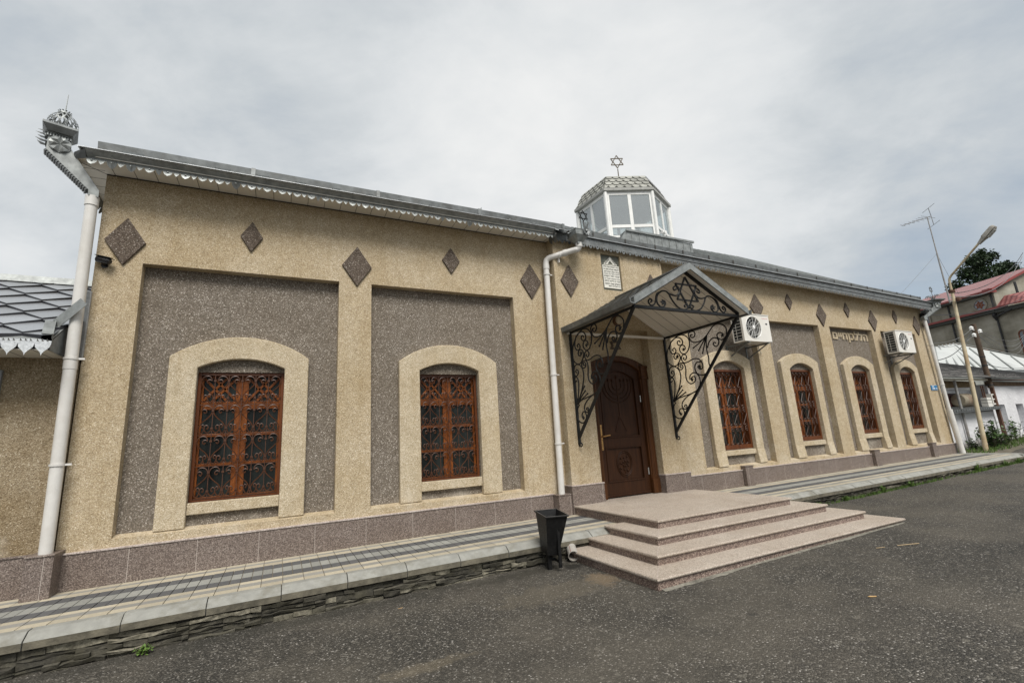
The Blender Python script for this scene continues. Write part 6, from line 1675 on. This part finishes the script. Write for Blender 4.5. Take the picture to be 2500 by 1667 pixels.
mb.bar((24.32, .28, 6.45), (24.48, .2, 6.47), .04, .04); mb.bar((24.32, .28, 6.3), (24.46, .2, 6.31), .04, .04)
mb.build('mast', M['grey_pole'], t)
mb = MB(); b0, b1 = Vector((21.95, .28, 9.27)), Vector((24.73, .28, 10.17))
mb.tube([b0, b1], .014, 5)
bd = (b1 - b0)
for k, L_ in enumerate((.12, .13, .15, .17, .20, .3, .34)):
    c = b0 + bd * (.02 + .145 * k); v = Vector((-.05, .3, .05)); mb.tube([c - v * L_ * 2 - Vector((0, 0, L_ * .3)), c + v * L_ * 2 + Vector((0, 0, L_ * .3))], .008, 4)
c = b1; mb.tube([c + Vector((-.06, 0, .36)), c, c + Vector((.03, 0, -.4))], .012, 4)
for q in (c + Vector((-.06, 0, .36)), c + Vector((.03, 0, -.4))): mb.tube([q - Vector((.2, .3, -.04)), q + Vector((.2, .3, -.04))], .009, 4)
mb.build('boom', M['cable_grey'], t)
def wire(label, a, b, sag, r=.014, m='cable', n=14):
    a = Vector(a); b = Vector(b)
    mb = MB(); mb.tube([a.lerp(b, k / n) - Vector((0, 0, sag * 4 * (k / n) * (1 - k / n))) for k in range(n + 1)], r, 5)
    return tag(mb.build('overhead_wire', M[m]), label, 'wire', 'overhead wires')
wire('upper overhead wire running from the lamp post top towards the right edge', (24.53, .15, 6.62), (42.8, 2.4, 11.75), .55, .016)
wire('lower twin of the upper wire leaving the lamp post top', (24.53, .15, 6.48), (42.9, 2.5, 11.55), .75, .016, 'cable_grey')
wire('black wire crossing in front of the round church window', (21.0, -.05, 5.42), (42.9, 3.0, 8.9), .35, .016)
wire('thin wire from the utility pole to the prayer house corner', (28.4, 1.15, 5.6), (20.95, .1, 4.42), .25, .009, 'cable_grey')
wire('wire sagging over the white roof to the prayer house drainpipe', (28.4, 1.15, 5.55), (20.97, .05, 3.72), .35, .014)
wire('slack thin wire below others from the pole to the prayer house', (28.4, 1.15, 5.28), (20.95, .1, 4.36), .3, .008, 'cable_grey')
wire('topmost of four wires leaving the pole for the right edge', (29.14, 1.15, 5.55), (48.8, 5.0, 7.2), .5, .011, 'cable_grey')
wire('second of four wires leaving the pole for the right edge', (29.14, 1.15, 5.5), (48.8, 5.1, 7.0), .7, .011, 'cable_grey')
wire('third of four wires leaving the pole for the right edge', (28.9, 1.15, 5.3), (48.8, 5.15, 6.8), .75, .010, 'cable_grey')
wire('lowest of four wires leaving the pole for the right edge', (28.9, 1.15, 5.25), (48.8, 5.2, 6.42), .8, .010, 'cable_grey')
wire('wire strung from the pole low across the white roof', (28.8, 1.1, 3.9), (44, 2.6, 5.3), .55, .012)
wire('thin diagonal stay from the aerial mast to the right', (24.33, .28, 8.35), (26.3, .6, 6.9), .02, .005, 'cable_grey')
wire('thin diagonal stay from the aerial mast to the roof', (24.33, .28, 8.4), (21.2, 1.0, 6.1), .03, .005, 'cable_grey')

# ------------------------------------------------------------------ plants
def plant(name, label, cat, p, h, spread, n, m='leaf', grp=None, blades=False, ls=.08):
    t = thing(name, label, cat, p, 0, grp); rr = random.Random(int(p[0] * 100 + p[1] * 7))
    mb = MB(); st = MB()
    p = Vector(p)
    for k in range(n):
        a = rr.uniform(0, 2 * PI); u = rr.random(); tip = p + Vector((math.cos(a) * spread * u, math.sin(a) * spread * u * .7, h * rr.uniform(.5, 1.0) * (1 - .35 * u)))
        b = p + Vector((math.cos(a) * spread * .35 * u, math.sin(a) * spread * .25 * u, 0)); mid = (b + tip) / 2 + Vector((0, 0, h * .12))
        if blades:
            s = Vector((-math.sin(a), math.cos(a), 0)) * rr.uniform(.004, .008) * (1 + h)
            mb.add([b - s, b + s, mid + s * .8, tip, mid - s * .8], [(0, 1, 2, 4), (4, 2, 3)])
        else:
            st.tube([b, mid, tip], [.006, .005, .003], 4)
            for q in range(9):
                v = (q + 1.5) / 10; c = b.lerp(mid, min(1, v * 2)) if v < .5 else mid.lerp(tip, v * 2 - 1)
                d = Vector((rr.uniform(-1, 1), rr.uniform(-1, 1), rr.uniform(-.3, .6))).normalized(); e = d.cross(Vector((0, 0, 1))).normalized(); s = ls * rr.uniform(.6, 1.3)
                mb.add([c, c + d * s * .5 + e * s * .3, c + d * s, c + d * s * .5 - e * s * .3], [(0, 1, 2, 3)])
    mb.build('leaves', M[m], t)
    if not blades: st.build('stems', M['bark'], t)
plant('leafy_bush', 'leafy green bush growing at the foot of the lamp post', 'bush', (24.9, .35, .36), 1.25, .75, 34, 'leaf', 'weedy bushes by the whitewashed wall', ls=.2)
plant('leafy_bush', 'wide bush spreading between the lamp post and the utility pole', 'bush', (26.6, .75, .36), 1.0, 1.2, 46, 'leaf', 'weedy bushes by the whitewashed wall', ls=.16)
plant('leafy_bush', 'tall weed by the foot of the rusty pole stub', 'bush', (29.7, 1.1, .42), 1.15, .65, 20, 'leaf', 'weedy bushes by the whitewashed wall', ls=.16)
plant('leafy_bush', 'small weed clump at the foot of the grey steel post', 'bush', (24.6, .85, .34), .55, .4, 20, 'leaf', 'weedy bushes by the whitewashed wall', ls=.1)
for k, (x, h, s, n) in enumerate(((12.35, .20, .16, 70), (13.6, .16, .2, 60), (17.2, .28, .2, 80), (19.0, .2, .26, 70), (19.9, .2, .28, 70), (20.6, .22, .3, 70), (10.9, .12, .2, 60), (9.9, .10, .25, 60))):
    plant('grass_tuft', ('grass tuft at the foot of the stone facing, right of the steps', 'grass tuft at the foot of the stone facing, right of the steps')[0], 'grass tuft', (x, -1.80, ROADZ(x)), h, s, n, 'grass', 'grass tufts along the right kerb', blades=True)
plant('small_weed', 'small yellow-green weed against the stone facing at the bottom left', 'weed', (-1.12, -1.82, ROADZ(-1.1)), .10, .10, 22, 'grass', 'small weeds by the left kerb', ls=.035)
plant('small_weed', 'small weed under the open drain pipe', 'weed', (4.02, -1.95, ROADZ(4)), .12, .08, 14, 'grass', 'small weeds by the left kerb', ls=.03)
# continuous low grass along the right kerb and on the verge
mb = MB(); rr = random.Random(21)
for k in range(5200):
    x = rr.uniform(8.9, 20.7) if k < 3400 else rr.uniform(21.0, 36)
    if k < 3400:
        dens = .5 + .5 * math.sin(x * 1.7) * math.sin(x * .61 + 1)
        if rr.random() > dens * .9 + .12: continue
        y = -1.775 - abs(rr.gauss(0, .035)); z = ROADZ(x); h = rr.uniform(.03, .09)
    else:
        y = rr.uniform(-.5 + .1 * (x - 20.6), 1.0 + .06 * (x - 21)); z = ROADZ(x) + .06; h = rr.uniform(.05, .2)
    a = rr.uniform(0, 2 * PI); s = Vector((math.cos(a), math.sin(a), 0)) * (.006 if k < 3400 else .014); d = Vector((rr.uniform(-.5, .5), rr.uniform(-.6, .3), 1)) * h
    p = Vector((x, y, z)); mb.add([p - s, p + s, p + d], [(0, 1, 2)])
tag(mb.build('grass', M['grass']), 'low grass along the foot of the kerb and on the verge', 'grass', kind='stuff')

# ------------------------------------------------------------------ litter on the road
def bit(name, label, p, pts, m, grp=None):
    p = Vector((p[0], p[1], ROADZ(p[0]) + .006))
    mb = MB(); mb.prism(pts, lambda u, w, d: (p.x + u, p.y + w, p.z + d + .25 * abs(u) * .1), 0, .004); return tag(mb.build(name, M[m]), label, 'litter', grp)
mb = MB(); mb.tube([(7.55, -4.24, .115), (7.70, -4.33, .125), (7.86, -4.35, .115)], .005, 5); tag(mb.build('straw', M['twig']), 'long dry straw lying on the asphalt right of the steps', 'litter', 'straws on the asphalt')
mb = MB(); mb.tube([(7.25, -4.13, .108), (7.38, -4.17, .108)], .004, 5); tag(mb.build('straw', M['twig']), 'short dry straw lying on the asphalt nearer the steps', 'litter', 'straws on the asphalt')
bit('dry_leaf', 'curled tan dry leaf alone on the asphalt, lower right', (5.37, -5.00), [(-.035, .02), (.0, .018), (.045, -.022), (.02, -.026), (-.03, .004)], 'dryleaf')
bit('paper_scrap', 'tiny white paper scrap before the lowest step corner', (5.17, -3.16), [(-.03, -.012), (.02, -.018), (.035, .004), (-.012, .018)], 'paper')
bit('cigarette_end', 'orange cigarette end on the asphalt below the kerb', (1.30, -2.20), [(-.028, -.006), (.026, .006), (.024, .012), (-.03, .0)], 'dryleaf')

# ------------------------------------------------------------------ camera
cam = bpy.data.cameras.new('camera'); co = bpy.data.objects.new('camera', cam); COL.objects.link(co)
cam.sensor_width = 36; cam.sensor_fit = 'HORIZONTAL'; cam.lens = 1125.949 / 2500 * 36; cam.clip_start = .05; cam.clip_end = 2000
yaw, pitch, roll = R_(26.76816), R_(12.09842), R_(-3.48368)
fw = Vector((math.sin(yaw) * math.cos(pitch), math.cos(yaw) * math.cos(pitch), math.sin(pitch)))
r0 = Vector((math.cos(yaw), -math.sin(yaw), 0)); u0 = r0.cross(fw)
Rv = r0 * math.cos(roll) + u0 * math.sin(roll); Uv = -r0 * math.sin(roll) + u0 * math.cos(roll)
co.matrix_world = Matrix(((Rv.x, Uv.x, -fw.x, 0), (Rv.y, Uv.y, -fw.y, -8.0), (Rv.z, Uv.z, -fw.z, 1.81), (0, 0, 0, 1)))
scn.camera = co

# ------------------------------------------------------------------ light: overcast sky and one soft sun
SUN_EL, SUN_AZ = R_(52), R_(188)      # azimuth clockwise from +Y
sl = bpy.data.lights.new('sun', 'SUN'); sl.energy = 1.5; sl.angle = R_(26); sl.color = (1, .965, .91)
so = bpy.data.objects.new('sun', sl); COL.objects.link(so)
sd = Vector((math.sin(SUN_AZ) * math.cos(SUN_EL), math.cos(SUN_AZ) * math.cos(SUN_EL), math.sin(SUN_EL)))
so.rotation_euler = sd.to_track_quat('Z', 'Y').to_euler()
LOBES = [((.50, .70, .52), 7, .15), ((-.72, .68, .10), 22, .20), ((.97, .15, .40), 26, -.17), ((-.35, .75, .60), 14, -.09), ((.93, .33, .20), 160, -.07)]
w = bpy.data.worlds.new('World'); scn.world = w; w.use_nodes = True
nt = w.node_tree; N = NT(nt); bg = nt.nodes['Background']; bg.inputs['Strength'].default_value = .1
sky = N.n('ShaderNodeTexSky', sky_type='NISHITA'); sky.sun_disc = False; sky.sun_elevation = SUN_EL; sky.sun_rotation = SUN_AZ; sky.dust_density = 2.0
tc = N.n('ShaderNodeTexCoord').outputs['Generated']
sp = N.n('ShaderNodeSeparateXYZ'); N.L(tc, sp.inputs[0])
h = N.math('ADD', N.math('MAXIMUM', sp.outputs[2], 0), .28)
cb = N.n('ShaderNodeCombineXYZ'); N.L(N.math('DIVIDE', sp.outputs[0], h), cb.inputs[0]); N.L(N.math('DIVIDE', sp.outputs[1], h), cb.inputs[1])
pv_ = N.mapping(cb.outputs[0], (1, 1, 1), (0, 0, .5))
n1 = N.noise(pv_, .85, 5, .52); n1.inputs['Distortion'].default_value = .15
n2 = N.noise(N.mapping(pv_, (1.0, 1.25, 1), (0, 0, .3)), 2.6, 6, .6); n2.inputs['Distortion'].default_value = .2
f = N.math('ADD', N.math('MULTIPLY', n1.outputs[0], .60), N.math('MULTIPLY', n2.outputs[0], .40))
K_ = 4.0
def lobe(d, power, amt):
    """a brighter or darker part of the cloud deck round one direction of the sky"""
    dp = N.n('ShaderNodeVectorMath', operation='DOT_PRODUCT'); N.L(tc, dp.inputs[0]); dp.inputs[1].default_value = Vector(d).normalized()
    return N.math('MULTIPLY', N.math('POWER', N.math('MAXIMUM', dp.outputs['Value'], .0001), power), amt)
for d, pw, am in LOBES: f = N.math('ADD', f, lobe(d, pw, am))
cl = N.ramp(f, [(.30, (.36, .405, .445)), (.44, (.52, .555, .58)), (.56, (.68, .70, .71)), (.68, (.79, .795, .79)), (.85, (.90, .895, .88))])
sc = N.n('ShaderNodeVectorMath', operation='SCALE'); N.L(cl, sc.inputs[0]); sc.inputs['Scale'].default_value = K_
cov = N.ramp(f, [(.26, (.85, .85, .85)), (.46, (.98, .98, .98))])
N.L(N.mix(cov, sky.outputs[0], sc.outputs[0]), bg.inputs['Color'])
scn.view_settings.view_transform = 'Standard'; scn.view_settings.look = 'None'; scn.view_settings.exposure = 1.45; scn.view_settings.gamma = 1
scn.render.engine = 'CYCLES'
scn.cycles.max_bounces = 8; scn.cycles.use_denoising = True
